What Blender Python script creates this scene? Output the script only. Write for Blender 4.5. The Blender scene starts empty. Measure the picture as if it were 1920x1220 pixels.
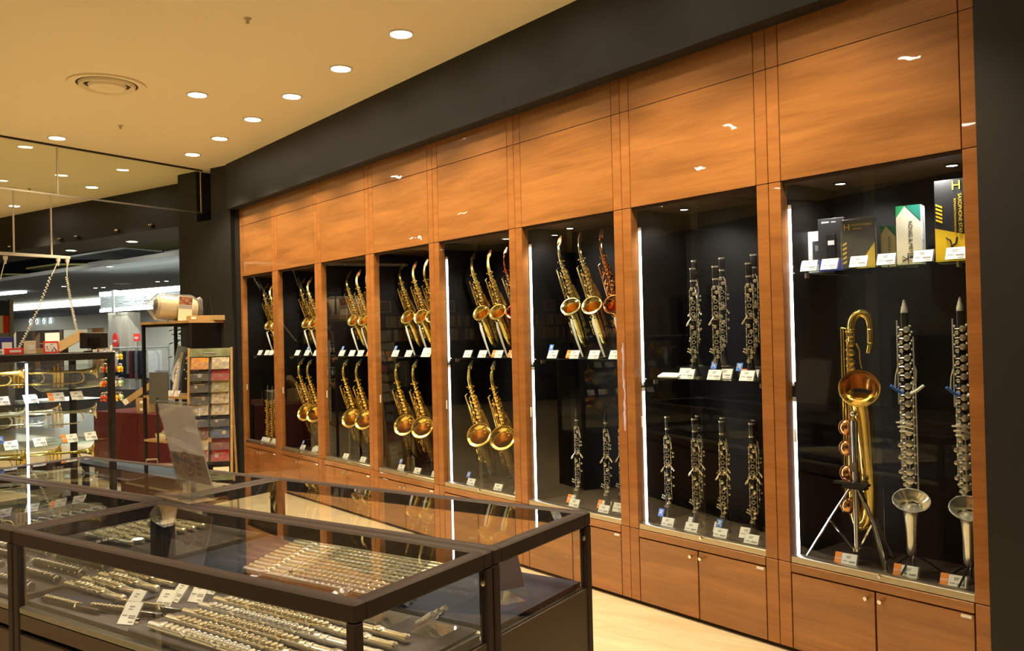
import bpy, math, random
from mathutils import Vector, Matrix
sc = bpy.context.scene
COL = sc.collection
random.seed(7)
PI = math.pi

# ------------------------------------------------------------------ camera
EYE = 1.4378
PITCH, ROLL = 0.010, -0.0236
cp, sp, cr, sr = math.cos(PITCH), math.sin(PITCH), math.cos(ROLL), math.sin(ROLL)
right = Vector((cr, -sp*sr, cp*sr)); up = Vector((-sr, -sp*cr, cp*cr)); fwd = Vector((0, cp, sp))
cam_d = bpy.data.cameras.new('camera'); cam = bpy.data.objects.new('camera', cam_d); COL.objects.link(cam)
cam_d.sensor_width = 36.0; cam_d.lens = 36.0*1576/1920; cam_d.clip_start = 0.05; cam_d.clip_end = 200
cam.matrix_world = Matrix(((right.x, up.x, -fwd.x, 0), (right.y, up.y, -fwd.y, 0), (right.z, up.z, -fwd.z, EYE), (0, 0, 0, 1)))
sc.camera = cam
# ------------------------------------------------------------------ world, view
w = bpy.data.worlds.new('world'); sc.world = w; w.use_nodes = True
w.node_tree.nodes['Background'].inputs[0].default_value = (1.0, 0.85, 0.65, 1)
w.node_tree.nodes['Background'].inputs[1].default_value = 0.03
sc.view_settings.view_transform = 'Standard'; sc.view_settings.look = 'None'
sc.view_settings.exposure = 0.32; sc.view_settings.gamma = 1.0; sc.view_settings.use_curve_mapping = False
sc.cycles.max_bounces = 10; sc.cycles.transparent_max_bounces = 24; sc.cycles.glossy_bounces = 5
sc.cycles.diffuse_bounces = 4; sc.cycles.sample_clamp_indirect = 4.0; sc.cycles.sample_clamp_direct = 0.0
sc.cycles.caustics_reflective = False; sc.cycles.caustics_refractive = False
WARM = (1.0, 0.80, 0.50); WHITE = (1.0, 0.95, 0.88)
SPOT_POWER = 104.0; CAB_SPOT = 12.0; LED_STRENGTH = 13.0

# ------------------------------------------------------------------ the two frames of the place
TH = 0.6825; D = 3.2891; THC = 0.9836; CX, CY = -0.0678, 2.3918
dw = Vector((-math.sin(TH), math.cos(TH), 0)); nw = Vector((math.cos(TH), math.sin(TH), 0))
ac = Vector((-math.sin(THC), math.cos(THC), 0)); bc = Vector((math.cos(THC), math.sin(THC), 0))
ROTW = TH - PI/2; ROTC = THC - PI/2
MW = Matrix.Translation(nw*D) @ Matrix.Rotation(ROTW, 4, 'Z')      # cabinet wall: x to the right, y into the wall
MC = Matrix.Translation(Vector((CX, CY, 0))) @ Matrix.Rotation(ROTC, 4, 'Z')  # counters and room
I4 = Matrix.Identity(4)
H_CEIL = 3.25; Z_SOF = 2.76

# ------------------------------------------------------------------ materials
MATS = {}
def nodes(name):
    m = bpy.data.materials.new(name); m.use_nodes = True
    nt = m.node_tree; b = nt.nodes['Principled BSDF']; MATS[name] = m
    return m, nt, b
def mat(name, col, rough=0.5, metal=0.0, coat=0.0, bump=0.0, bscale=60, var=0.0, vscale=8, emit=None, es=0.0, spec=None):
    m, nt, b = nodes(name)
    b.inputs['Base Color'].default_value = (*col, 1); b.inputs['Roughness'].default_value = rough
    b.inputs['Metallic'].default_value = metal; b.inputs['Coat Weight'].default_value = coat
    b.inputs['Coat Roughness'].default_value = 0.04
    if spec is not None: b.inputs['Specular IOR Level'].default_value = spec
    if emit: b.inputs['Emission Color'].default_value = (*emit, 1); b.inputs['Emission Strength'].default_value = es
    if bump or var:
        tc = nt.nodes.new('ShaderNodeTexCoord')
        if bump:
            n = nt.nodes.new('ShaderNodeTexNoise'); n.inputs['Scale'].default_value = bscale; n.inputs['Detail'].default_value = 3
            bp = nt.nodes.new('ShaderNodeBump'); bp.inputs['Strength'].default_value = bump; bp.inputs['Distance'].default_value = 0.002
            nt.links.new(tc.outputs['Object'], n.inputs['Vector']); nt.links.new(n.outputs['Fac'], bp.inputs['Height'])
            nt.links.new(bp.outputs['Normal'], b.inputs['Normal'])
        if var:
            n = nt.nodes.new('ShaderNodeTexNoise'); n.inputs['Scale'].default_value = vscale; n.inputs['Detail'].default_value = 4
            r = nt.nodes.new('ShaderNodeValToRGB')
            r.color_ramp.elements[0].position = 0.3; r.color_ramp.elements[1].position = 0.7
            r.color_ramp.elements[0].color = (*[c*(1-var) for c in col], 1)
            r.color_ramp.elements[1].color = (*[min(1, c*(1+var)) for c in col], 1)
            nt.links.new(tc.outputs['Object'], n.inputs['Vector']); nt.links.new(n.outputs['Fac'], r.inputs['Fac'])
            nt.links.new(r.outputs['Color'], b.inputs['Base Color'])
    return m
def wood(name, c1, c2, rough, coat, wave, gx=1.1, gz=9.0, seams=None):
    m, nt, b = nodes(name)
    tc = nt.nodes.new('ShaderNodeTexCoord'); oi = nt.nodes.new('ShaderNodeObjectInfo')
    mul = nt.nodes.new('ShaderNodeVectorMath'); mul.operation = 'SCALE'; mul.inputs[0].default_value = (7, 3, 11)
    add = nt.nodes.new('ShaderNodeVectorMath'); mp = nt.nodes.new('ShaderNodeMapping')
    nt.links.new(oi.outputs['Random'], mul.inputs['Scale']); nt.links.new(tc.outputs['Object'], add.inputs[0]); nt.links.new(mul.outputs[0], add.inputs[1])
    mp.inputs['Scale'].default_value = (gx, gx, gz) if not seams else (gx, gz, 1)
    nt.links.new(add.outputs[0], mp.inputs['Vector'])
    n = nt.nodes.new('ShaderNodeTexNoise'); n.inputs['Scale'].default_value = 1.6; n.inputs['Detail'].default_value = 7; n.inputs['Roughness'].default_value = 0.62; n.inputs['Distortion'].default_value = 0.5
    nt.links.new(mp.outputs[0], n.inputs['Vector'])
    r = nt.nodes.new('ShaderNodeValToRGB'); r.color_ramp.elements[0].position = 0.32; r.color_ramp.elements[1].position = 0.68
    r.color_ramp.elements[0].color = (*c1, 1); r.color_ramp.elements[1].color = (*c2, 1)
    nt.links.new(n.outputs['Fac'], r.inputs['Fac'])
    n2 = nt.nodes.new('ShaderNodeTexNoise'); n2.inputs['Scale'].default_value = 9; n2.inputs['Detail'].default_value = 4
    mp2 = nt.nodes.new('ShaderNodeMapping'); mp2.inputs['Scale'].default_value = (gx, gx, gz*2.2) if not seams else (gx, gz*2.2, 1)
    nt.links.new(add.outputs[0], mp2.inputs['Vector']); nt.links.new(mp2.outputs[0], n2.inputs['Vector'])
    mx = nt.nodes.new('ShaderNodeMix'); mx.data_type = 'RGBA'; mx.blend_type = 'MULTIPLY'; mx.inputs[0].default_value = 0.35
    nt.links.new(r.outputs['Color'], mx.inputs[6]); nt.links.new(n2.outputs['Fac'], mx.inputs[7])
    nt.links.new(mx.outputs[2], b.inputs['Base Color'])
    b.inputs['Roughness'].default_value = rough; b.inputs['Coat Weight'].default_value = coat; b.inputs['Coat Roughness'].default_value = 0.02
    b.inputs['Specular IOR Level'].default_value = 0.3
    if wave:
        n3 = nt.nodes.new('ShaderNodeTexNoise'); n3.inputs['Scale'].default_value = 7; n3.inputs['Detail'].default_value = 2
        bp = nt.nodes.new('ShaderNodeBump'); bp.inputs['Strength'].default_value = wave; bp.inputs['Distance'].default_value = 0.01
        nt.links.new(add.outputs[0], n3.inputs['Vector']); nt.links.new(n3.outputs['Fac'], bp.inputs['Height'])
        nt.links.new(bp.outputs['Normal'], b.inputs['Coat Normal'])
    return m
def glass(name, tint=(1, 1, 1), boost=1.0, rough=0.0, ior=1.5, dust=0.0):
    m = bpy.data.materials.new(name); m.use_nodes = True; MATS[name] = m
    nt = m.node_tree; nt.nodes.clear()
    out = nt.nodes.new('ShaderNodeOutputMaterial'); tr = nt.nodes.new('ShaderNodeBsdfTransparent'); gl = nt.nodes.new('ShaderNodeBsdfGlossy')
    tr.inputs['Color'].default_value = (*tint, 1); gl.inputs['Roughness'].default_value = rough; gl.inputs['Color'].default_value = (1, 1, 1, 1)
    fr = nt.nodes.new('ShaderNodeFresnel'); fr.inputs['IOR'].default_value = ior
    ge = nt.nodes.new('ShaderNodeNewGeometry'); inv = nt.nodes.new('ShaderNodeMath'); inv.operation = 'SUBTRACT'; inv.inputs[0].default_value = 1
    nt.links.new(ge.outputs['Backfacing'], inv.inputs[1])
    m1 = nt.nodes.new('ShaderNodeMath'); m1.operation = 'MULTIPLY'; m1.inputs[1].default_value = boost; m1.use_clamp = True
    m2 = nt.nodes.new('ShaderNodeMath'); m2.operation = 'MULTIPLY'
    nt.links.new(fr.outputs[0], m1.inputs[0]); nt.links.new(m1.outputs[0], m2.inputs[0]); nt.links.new(inv.outputs[0], m2.inputs[1])
    mx = nt.nodes.new('ShaderNodeMixShader'); nt.links.new(m2.outputs[0], mx.inputs[0]); nt.links.new(tr.outputs[0], mx.inputs[1]); nt.links.new(gl.outputs[0], mx.inputs[2])
    last = mx
    if dust:
        df = nt.nodes.new('ShaderNodeBsdfDiffuse'); df.inputs['Color'].default_value = (0.8, 0.8, 0.8, 1)
        m3 = nt.nodes.new('ShaderNodeMixShader'); m3.inputs[0].default_value = dust
        nt.links.new(mx.outputs[0], m3.inputs[1]); nt.links.new(df.outputs[0], m3.inputs[2]); last = m3
    nt.links.new(last.outputs[0], out.inputs[0])
    return m
def emis(name, col, s):
    m = bpy.data.materials.new(name); m.use_nodes = True; MATS[name] = m
    nt = m.node_tree; nt.nodes.clear(); out = nt.nodes.new('ShaderNodeOutputMaterial'); e = nt.nodes.new('ShaderNodeEmission')
    e.inputs[0].default_value = (*col, 1); e.inputs[1].default_value = s; nt.links.new(e.outputs[0], out.inputs[0]); return m

CHERRY = wood('cherry_veneer', (0.29, 0.115, 0.029), (0.48, 0.200, 0.056), 0.35, 0.9, 0.11, 0.6, 6.5)
CHERRY_V = wood('cherry_veneer_edge', (0.33, 0.125, 0.029), (0.48, 0.192, 0.050), 0.4, 0.6, 0.04, 0.8, 9)
OAK = wood('light_plank', (0.45, 0.27, 0.10), (0.62, 0.40, 0.17), 0.5, 0.2, 0)
FLOORM = wood('floor_boards', (0.70, 0.56, 0.34), (0.85, 0.72, 0.48), 0.28, 0.3, 0, 1.0, 7.0, seams=True)
GROUT = mat('dark_gap', (0.03, 0.012, 0.004), 0.8)
BLACKP = mat('black_paint', (0.0085, 0.0085, 0.0085), 0.6, bump=0.1, bscale=300, var=0.1)
BLACKL = mat('black_laminate', (0.0045, 0.0035, 0.003), 0.45, spec=0.2)
BROWNL = mat('brown_laminate', (0.045, 0.018, 0.007), 0.5)
CABFLOOR = mat('dark_brown_cloth', (0.030, 0.014, 0.009), 0.7, bump=0.2, bscale=200)
CEIL = mat('ceiling_paint', (0.90, 0.82, 0.60), 0.9, bump=0.05, bscale=250)
GREYW = mat('grey_wall_paint', (0.22, 0.21, 0.19), 0.8, var=0.05)
WHITEM = mat('white_metal', (0.8, 0.78, 0.72), 0.4)
BRONZE = mat('bronze_aluminium', (0.042, 0.028, 0.024), 0.6, 0.0, spec=0.18, var=0.06, vscale=30)
BRONZEP = mat('bronze_panel', (0.070, 0.045, 0.026), 0.5, 0.2, bump=0.1, bscale=400)
BLACKM = mat('black_metal', (0.018, 0.016, 0.015), 0.4, 0.3)
STEEL = mat('brushed_steel', (0.62, 0.56, 0.44), 0.32, 1.0)
RAILM = mat('grey_rail', (0.30, 0.29, 0.25), 0.45, 0.8)
CHROME = mat('chrome', (0.85, 0.84, 0.82), 0.08, 1.0)
GOLD = mat('gold_lacquer', (1.0, 0.72, 0.20), 0.16, 0.92, bump=0.3, bscale=35)
GOLDP = mat('pale_gold_lacquer', (0.95, 0.80, 0.38), 0.19, 1.0, bump=0.15, bscale=25)
COPPER = mat('dark_copper_lacquer', (0.85, 0.40, 0.16), 0.14, 1.0, bump=0.15, bscale=25)
ROSE = mat('rose_lacquer', (0.85, 0.22, 0.14), 0.15, 1.0)
BELLIN = mat('bell_throat', (0.80, 0.45, 0.11), 0.25, 1.0)  # copper tone; on saxophones it paints in the throat's dark reflections
SILVER = mat('silver_plate', (0.96, 0.95, 0.91), 0.20, 0.80, bump=0.2, bscale=40)
SILVG = mat('warm_silver_plate', (0.97, 0.90, 0.70), 0.17, 0.86, bump=0.2, bscale=40)
EBONY = mat('grenadilla', (0.014, 0.011, 0.010), 0.25, coat=0.4)
RUBBER = mat('black_rubber', (0.02, 0.02, 0.02), 0.6)
CORK = mat('brown_cap', (0.38, 0.14, 0.05), 0.5)
PEARL = mat('pearl', (0.85, 0.82, 0.75), 0.2)
PAPER = mat('white_card', (0.82, 0.82, 0.80), 0.6)
INK = mat('grey_print', (0.30, 0.28, 0.30), 0.7)
INKR = mat('red_print', (0.55, 0.06, 0.08), 0.7)
ORANGE = mat('orange_card', (0.85, 0.25, 0.03), 0.6)
BLUET = mat('blue_tag', (0.04, 0.16, 0.60), 0.6)
YELLOW = mat('yellow_print', (0.90, 0.60, 0.02), 0.5)
REDP = mat('red_print_bright', (0.75, 0.04, 0.03), 0.6)
GREENP = mat('green_print', (0.02, 0.32, 0.12), 0.5)
DGREENP = mat('dark_green_print', (0.01, 0.16, 0.12), 0.5)
CREAMP = mat('cream_print', (0.72, 0.66, 0.50), 0.5)
BOXBLACK = mat('black_print', (0.018, 0.018, 0.020), 0.4)
NAVYP = mat('navy_print', (0.03, 0.04, 0.28), 0.5)
NAVY = mat('navy_cloth', (0.012, 0.015, 0.045), 0.85, bump=0.4, bscale=40, var=0.3)
TAUPE = mat('taupe_cloth', (0.065, 0.055, 0.066), 0.8, bump=0.3, bscale=20, var=0.15)
REDC = mat('red_tablecloth', (0.085, 0.002, 0.004), 0.8, bump=0.3, bscale=10)
CARTON = mat('cardboard', (0.38, 0.25, 0.10), 0.8, var=0.08)
PLASTIC = glass('clear_wrap', (0.97, 0.98, 0.98), 2.2, 0.08, 1.5, 0.10)
GLASS = glass('clear_glass', (0.985, 0.995, 0.99), 1.0)
GLASSD = glass('cabinet_glass', (0.97, 0.985, 0.97), 1.15)
GLASSE = glass('green_glass_shelf', (0.86, 0.93, 0.90), 0.8, 0.02)
GLASSV = glass('barrier_glass', (0.93, 0.95, 0.90), 0.8)
ACRYL = glass('acrylic', (0.95, 0.95, 0.94), 1.6, 0.03, 1.5, 0.045)
LEDW = emis('led_white', (0.95, 0.96, 1.0), LED_STRENGTH)
LEDC = emis('led_case', (1.0, 0.95, 0.88), 5)
LAMPW = emis('lamp_disc', (1.0, 0.90, 0.70), 45)
LAMPC = emis('lamp_cabinet', (1.0, 0.95, 0.85), 20)
LAMPM = emis('mall_strip', (0.90, 1.0, 0.96), 7.5)
LAMPM2 = emis('mall_cove', (0.96, 1.0, 0.80), 2.2)
BRICKL = mat('white_slats', (0.38, 0.41, 0.41), 0.5, emit=(0.85, 0.95, 0.95), es=0.05)
MALLC = mat('mall_ceiling', (0.40, 0.40, 0.38), 0.8)
MALLG = mat('mall_grey', (0.27, 0.25, 0.21), 0.8)
MALLD = mat('mall_dark', (0.02, 0.02, 0.022), 0.8)
OLIVE = mat('olive_panel', (0.30, 0.29, 0.10), 0.8)
GREYP = mat('grey_panel', (0.30, 0.31, 0.30), 0.8)
CREAMW = mat('cream_wall', (0.62, 0.55, 0.40), 0.8)
ASHWOOD = wood('ash_cladding', (0.38, 0.34, 0.27), (0.55, 0.50, 0.41), 0.6, 0, 0, 6, 0.6)
PLANT = mat('leaf', (0.03, 0.14, 0.02), 0.5)
SIGNL = emis('sign_letter_face', (0.70, 0.92, 1.0), 4.0)
STOREG = emis('store_glow', (1.0, 0.72, 0.35), 1.4)

# ------------------------------------------------------------------ mesh builder
class MB:
    def __init__(s): s.v = []; s.f = []; s.m = []; s.cur = 0
    def mi(s, i): s.cur = i; return s
    def add(s, vs, fs, M=None):
        o = len(s.v)
        for p in vs:
            p = Vector(p)
            s.v.append(tuple(M @ p) if M is not None else tuple(p))
        for f in fs: s.f.append(tuple(i+o for i in f)); s.m.append(s.cur)
        return s
    def box(s, a, b, M=None):
        x0, y0, z0 = a; x1, y1, z1 = b
        if x0 > x1: x0, x1 = x1, x0
        if y0 > y1: y0, y1 = y1, y0
        if z0 > z1: z0, z1 = z1, z0
        vs = [(x0, y0, z0), (x1, y0, z0), (x1, y1, z0), (x0, y1, z0), (x0, y0, z1), (x1, y0, z1), (x1, y1, z1), (x0, y1, z1)]
        return s.add(vs, [(0, 3, 2, 1), (4, 5, 6, 7), (0, 1, 5, 4), (1, 2, 6, 5), (2, 3, 7, 6), (3, 0, 4, 7)], M)
    def bbox(s, a, b, c=0.004, M=None):      # box with chamfered vertical and horizontal edges
        x0, y0, z0 = a; x1, y1, z1 = b
        ring = lambda i, z: [(x0+c+i, y0+i, z), (x1-c-i, y0+i, z), (x1-i, y0+c+i, z), (x1-i, y1-c-i, z), (x1-c-i, y1-i, z), (x0+c+i, y1-i, z), (x0+i, y1-c-i, z), (x0+i, y0+c+i, z)]
        rs = [ring(c, z0), ring(0, z0+c), ring(0, z1-c), ring(c, z1)]
        vs = [p for r in rs for p in r]; fs = [tuple(range(7, -1, -1)), tuple(range(24, 32))]
        for k in range(3):
            for i in range(8):
                j = (i+1) % 8; fs.append((k*8+i, k*8+j, k*8+8+j, k*8+8+i))
        return s.add(vs, fs, M)
    def tube(s, pts, rad, n=10, cap=True, M=None, flat=None):
        P = [Vector(p) for p in pts]
        R = rad if isinstance(rad, (list, tuple)) else [rad]*len(P)
        vs = []; fs = []
        t0 = next((P[i+1]-P[i] for i in range(len(P)-1) if (P[i+1]-P[i]).length > 1e-5), Vector((0, 0, 1))).normalized()
        ref = Vector((0, 0, 1)) if abs(t0.z) < 0.9 else Vector((1, 0, 0))
        u = t0.cross(ref).normalized()
        for i, p in enumerate(P):
            t = (P[min(i+1, len(P)-1)]-P[max(i-1, 0)])
            t = t.normalized() if t.length > 1e-5 else t0
            u = (u - t*u.dot(t)).normalized(); v = t.cross(u)
            for k in range(n):
                a = 2*PI*k/n
                vs.append(p + u*math.cos(a)*R[i] + v*math.sin(a)*R[i]*(flat or 1))
        for i in range(len(P)-1):
            for k in range(n):
                j = (k+1) % n; fs.append((i*n+k, i*n+j, (i+1)*n+j, (i+1)*n+k))
        if cap: fs.append(tuple(range(n-1, -1, -1))); fs.append(tuple((len(P)-1)*n+k for k in range(n)))
        return s.add(vs, fs, M)
    def rod(s, a, b, r, n=6, M=None): return s.tube([a, b], r, n, True, M)
    def ball(s, c, r, n=8, M=None, sc_=(1, 1, 1)):
        c = Vector(c); vs = []; fs = []; m = max(4, n//2)
        for i in range(1, m):
            ph = PI*i/m
            for k in range(n):
                a = 2*PI*k/n; vs.append(c+Vector((r*sc_[0]*math.sin(ph)*math.cos(a), r*sc_[1]*math.sin(ph)*math.sin(a), r*sc_[2]*math.cos(ph))))
        vs.append(c+Vector((0, 0, r*sc_[2]))); vs.append(c-Vector((0, 0, r*sc_[2]))); T = len(vs)-2; B = T+1
        for i in range(m-2):
            for k in range(n):
                j = (k+1) % n; fs.append((i*n+k, (i+1)*n+k, (i+1)*n+j, i*n+j))
        for k in range(n):
            j = (k+1) % n; fs.append((T, k, j)); fs.append((B, (m-2)*n+j, (m-2)*n+k))
        return s.add(vs, fs, M)
    def lathe(s, prof, n=16, M=None, closed=True):     # prof: (r, z)
        vs = []; fs = []
        for r, z in prof:
            for k in range(n):
                a = 2*PI*k/n; vs.append((r*math.cos(a), r*math.sin(a), z))
        for i in range(len(prof)-1):
            for k in range(n):
                j = (k+1) % n; fs.append((i*n+k, i*n+j, (i+1)*n+j, (i+1)*n+k))
        if closed:
            if prof[0][0] > 1e-6: fs.append(tuple(range(n-1, -1, -1)))
            if prof[-1][0] > 1e-6: fs.append(tuple((len(prof)-1)*n+k for k in range(n)))
        return s.add(vs, fs, M)
    def ring(s, c, axis, R, r, n=14, m=6, M=None):
        A = Vector(axis).normalized(); u = A.orthogonal().normalized(); v = A.cross(u); c = Vector(c); vs = []; fs = []
        for i in range(n):
            a = 2*PI*i/n; d = u*math.cos(a)+v*math.sin(a)
            for k in range(m):
                b = 2*PI*k/m; vs.append(c+d*(R+r*math.cos(b))+A*r*math.sin(b))
        for i in range(n):
            for k in range(m):
                fs.append((i*m+k, ((i+1) % n)*m+k, ((i+1) % n)*m+(k+1) % m, i*m+(k+1) % m))
        return s.add(vs, fs, M)
    def disc(s, c, axis, r, h, n=12, M=None):
        A = Vector(axis).normalized(); c = Vector(c); return s.tube([c-A*h/2, c-A*h/2+A*1e-6, c+A*h*0.3, c+A*h/2], [r*0.9, r, r, r*0.75], n, True, M)
    def prism(s, pts, y0, y1, M=None):       # polygon in x,z extruded along y
        n = len(pts); vs = [(x, y0, z) for x, z in pts]+[(x, y1, z) for x, z in pts]
        fs = [tuple(range(n)), tuple(range(2*n-1, n-1, -1))]+[(i, i+n, (i+1) % n+n, (i+1) % n) for i in range(n)]
        return s.add(vs, fs, M)
    def mesh(s, name, mats, smooth=True):
        me = bpy.data.meshes.new(name); me.from_pydata(s.v, [], s.f); me.update()
        for m in (mats if isinstance(mats, (list, tuple)) else [mats]): me.materials.append(m)
        me.polygons.foreach_set('material_index', s.m)
        if smooth:
            me.polygons.foreach_set('use_smooth', [True]*len(me.polygons))
            me.set_sharp_from_angle(angle=math.radians(38))
        return me
    def obj(s, name, mats, parent=None, smooth=True, label=None):
        o = bpy.data.objects.new(name, s.mesh(name, mats, smooth)); COL.objects.link(o)
        if parent is not None: o.parent = parent
        if label: o['label'] = label
        return o
def tag(o, label, cat, group=None):
    o['label'] = label; o['category'] = cat
    if group: o['group'] = group
    return o
def thing(name, label, cat, M=I4, group=None):
    o = bpy.data.objects.new(name, None); COL.objects.link(o); o.empty_display_size = 0.05
    o.matrix_world = M; tag(o, label, cat, group); return o
def struct(name, mb, mats, M=I4, smooth=False):
    o = mb.obj(name, mats, None, smooth); o.matrix_world = M; o['kind'] = 'structure'; return o
def single(name, mb, mats, label, cat, M=I4, group=None, smooth=True):
    o = mb.obj(name, mats, None, smooth); o.matrix_world = M; return tag(o, label, cat, group)
def copy_tree(src, M, label, group=None):
    c = src.copy(); COL.objects.link(c); c.matrix_world = M; c['label'] = label
    if group: c['group'] = group
    for ch in list(src.children):
        k = ch.copy(); COL.objects.link(k); k.parent = c
        for g in ch.children:
            q = g.copy(); COL.objects.link(q); q.parent = k
    return c
class Proto:            # builds the first of a kind, then copies it
    def __init__(s, build): s.build = build; s.root = None
    def put(s, M, label, group=None):
        if s.root is None:
            s.root = s.build(); s.root.matrix_world = M; s.root['label'] = label
            if group: s.root['group'] = group
            return s.root
        return copy_tree(s.root, M, label, group)
def T(x, y, z): return Matrix.Translation(Vector((x, y, z)))
def RX(a): return Matrix.Rotation(a, 4, 'X')
def RY(a): return Matrix.Rotation(a, 4, 'Y')
def RZ(a): return Matrix.Rotation(a, 4, 'Z')
TXT = {}
def text_mb(s, size, M, mb, align='CENTER'):      # adds flat lettering to a builder
    key = s
    if key not in TXT:
        cu = bpy.data.curves.new('t', 'FONT'); cu.body = s; cu.size = 1.0; cu.align_x = 'CENTER'; cu.align_y = 'CENTER'; cu.extrude = 0.01
        o = bpy.data.objects.new('t', cu); COL.objects.link(o)
        dg = bpy.context.evaluated_depsgraph_get(); me = bpy.data.meshes.new_from_object(o.evaluated_get(dg))
        TXT[key] = ([v.co.copy() for v in me.vertices], [tuple(p.vertices) for p in me.polygons])
        bpy.data.objects.remove(o); bpy.data.meshes.remove(me); bpy.data.curves.remove(cu)
    vs, fs = TXT[key]
    mb.add([v*size for v in vs], fs, M)
    return mb
FRONT = RX(PI/2)      # text lying in x,z facing -y

# ------------------------------------------------------------------ lights on the ceiling
def spot(parent, power, size, col, loc, blend=0.6, radius=0.05):
    l = bpy.data.lights.new('lamp', 'SPOT'); l.energy = power; l.spot_size = math.radians(size); l.spot_blend = blend; l.color = col; l.shadow_soft_size = radius
    o = bpy.data.objects.new('lamp', l); COL.objects.link(o); o.parent = parent; o.location = loc; return o
def build_downlight(r=0.062, power=SPOT_POWER, size=106, lm=LAMPW, col=WARM):
    t = thing('downlight', '', 'ceiling light')
    MB().lathe([(r+0.016, 0), (r+0.016, -0.006), (r+0.004, -0.008), (r, -0.004), (r, 0.0)], 24, None, False).obj('trim_ring', WHITEM, t)
    MB().lathe([(0.0, -0.0035), (r, -0.0035)], 24, None, False).obj('lens', lm, t, False)
    spot(t, power, size, col, (0, 0, -0.03))
    return t
DL = Proto(build_downlight)
row = [(-1.915, 1.876), (-2.665, 2.123), (-3.418, 2.365), (-4.167, 2.617), (-4.922, 2.868), (-5.662, 3.117)]
ordn = ['nearest the camera', 'second from the camera', 'third from the camera', 'fourth from the camera', 'fifth from the camera', 'farthest, by the black column']
for i, (x, y) in enumerate(row):
    DL.put(MC @ T(x, y, H_CEIL), 'round recessed ceiling downlight in the row along the cabinets, '+ordn[i], 'downlights in the row along the cabinets')
for x, y, lb in [(-3.92, 1.914, 'round recessed downlight between the air vent and the cabinet row of lights'),
                 (-5.975, 1.977, 'round recessed downlight just in front of the hanging glass barrier'),
                 (-8.0, 3.45, 'round recessed downlight seen through the glass barrier close to the black bulkhead'),
                 (-9.98, 3.55, 'round recessed downlight beyond the glass barrier, farthest left by the bulkhead')]:
    DL.put(MC @ T(x, y, H_CEIL), lb)
hid = [(-1.17, 1.63), (-0.42, 1.38), (0.33, 1.13), (-0.9, -0.3), (-2.9, -0.3), (-4.6, -1.2), (-7.2, -2.2), (-8.6, 0.3), (-10.8, -2.2), (-11.6, 0.2), (-2.2, -2.4), (-5.5, -3.0), (0.6, -1.5)]  # extra downlights added out of view for illumination
for i, (x, y) in enumerate(hid):
    DL.put(MC @ T(x, y, H_CEIL), 'added downlight in the shop ceiling outside the frame, for illumination', 'downlights added outside the frame for illumination')

# ------------------------------------------------------------------ room shell
struct('floor', MB().box((-16, -8, -0.1), (8, 30, 0)), FLOORM, MC)
struct('ceiling', MB().box((-16, -4.6, H_CEIL), (3.5, 4.0, H_CEIL+0.1)), CEIL, MC)
# bulkhead over the cabinets and dark wall to their right
struct('wall_right', MB().box((-8.53, -0.10, 2.785), (-1.30, 0.9, H_CEIL)).box((-1.303, -0.015, 0), (1.6, 0.9, H_CEIL)).box((-1.30, -0.10, 2.785), (1.6, 0.0, H_CEIL)), BLACKP, MW)
struct('wall_back', MB().box((-16, -4.4, 0), (3.5, -4.3, H_CEIL)), GREYW, MC)
struct('wall_near', MB().box((2.6, -4.4, 0), (2.7, 2.2, H_CEIL)), BLACKP, MC)
struct('wall_left', MB().box((-13.9, -4.4, 0), (-13.8, 3.9, H_CEIL)), BLACKP, MC)
# column beside the cabinets, bulkhead beam and its soffit towards the mall
struct('wall_column', MB().box((-6.67, 3.65, 0), (-6.35, 4.75, H_CEIL)).box((-6.35, 3.85, 0), (-6.11, 4.75, H_CEIL)).box((-6.35, 3.65, 0), (-6.11, 3.86, 2.71))
       .box((-6.11, 3.65, 0), (-5.80, 4.75, H_CEIL)).box((-5.82, 3.70, 0), (-5.70, 4.4, H_CEIL)), BLACKP, MC)
struct('wall_beam', MB().box((-16, 3.95, Z_SOF), (-6.5, 4.72, 4.6)), BLACKP, MC)
struct('baseboard_right', MB().box((-8.45, 0.03, 0), (-1.31, 0.06, 0.03)), GROUT, MW)

# ------------------------------------------------------------------ display cabinets
PITCHX = 0.9
seams = [-8.45+0.0]+[-(1.2952+(8-i)*PITCHX) for i in range(1, 8)]+[-1.306]
ZF, ZB, ZT, ZS, ZTOP = 0.02, 0.398, 2.087, 2.603, 2.79
cab_names = ['the cabinet beside the black column', 'the second cabinet from the black column', 'the third cabinet from the black column', 'the fourth cabinet from the black column',
             'the cabinet with two tenor saxophones and a left light strip', 'the cabinet with saxophones above oboes', 'the clarinet cabinet', 'the bass clarinet cabinet at the right']
cab_labels = ['cherry veneer wall cabinet farthest away, beside the black column', 'cherry wall cabinet second from the black column, saxophones on both levels',
              'cherry wall cabinet third from the black column, saxophones on both levels', 'cherry wall cabinet fourth from the black column, no light strip showing',
              'cherry wall cabinet with white light strip, saxophones above and two big bells below', 'cherry wall cabinet with saxophones on its shelf and oboes below',
              'cherry wall cabinet filled with clarinets on both levels', 'cherry wall cabinet at the right with boxes on top and bass clarinets']
shelfz = [1.283]*6+[1.187, 1.685]
G = 0.0016
def panel(mb, x0, x1, z0, z1, y0=0.0, y1=0.022): mb.bbox((x0+G, y0, z0+G), (x1-G, y1, z1-G), 0.0015)
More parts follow.
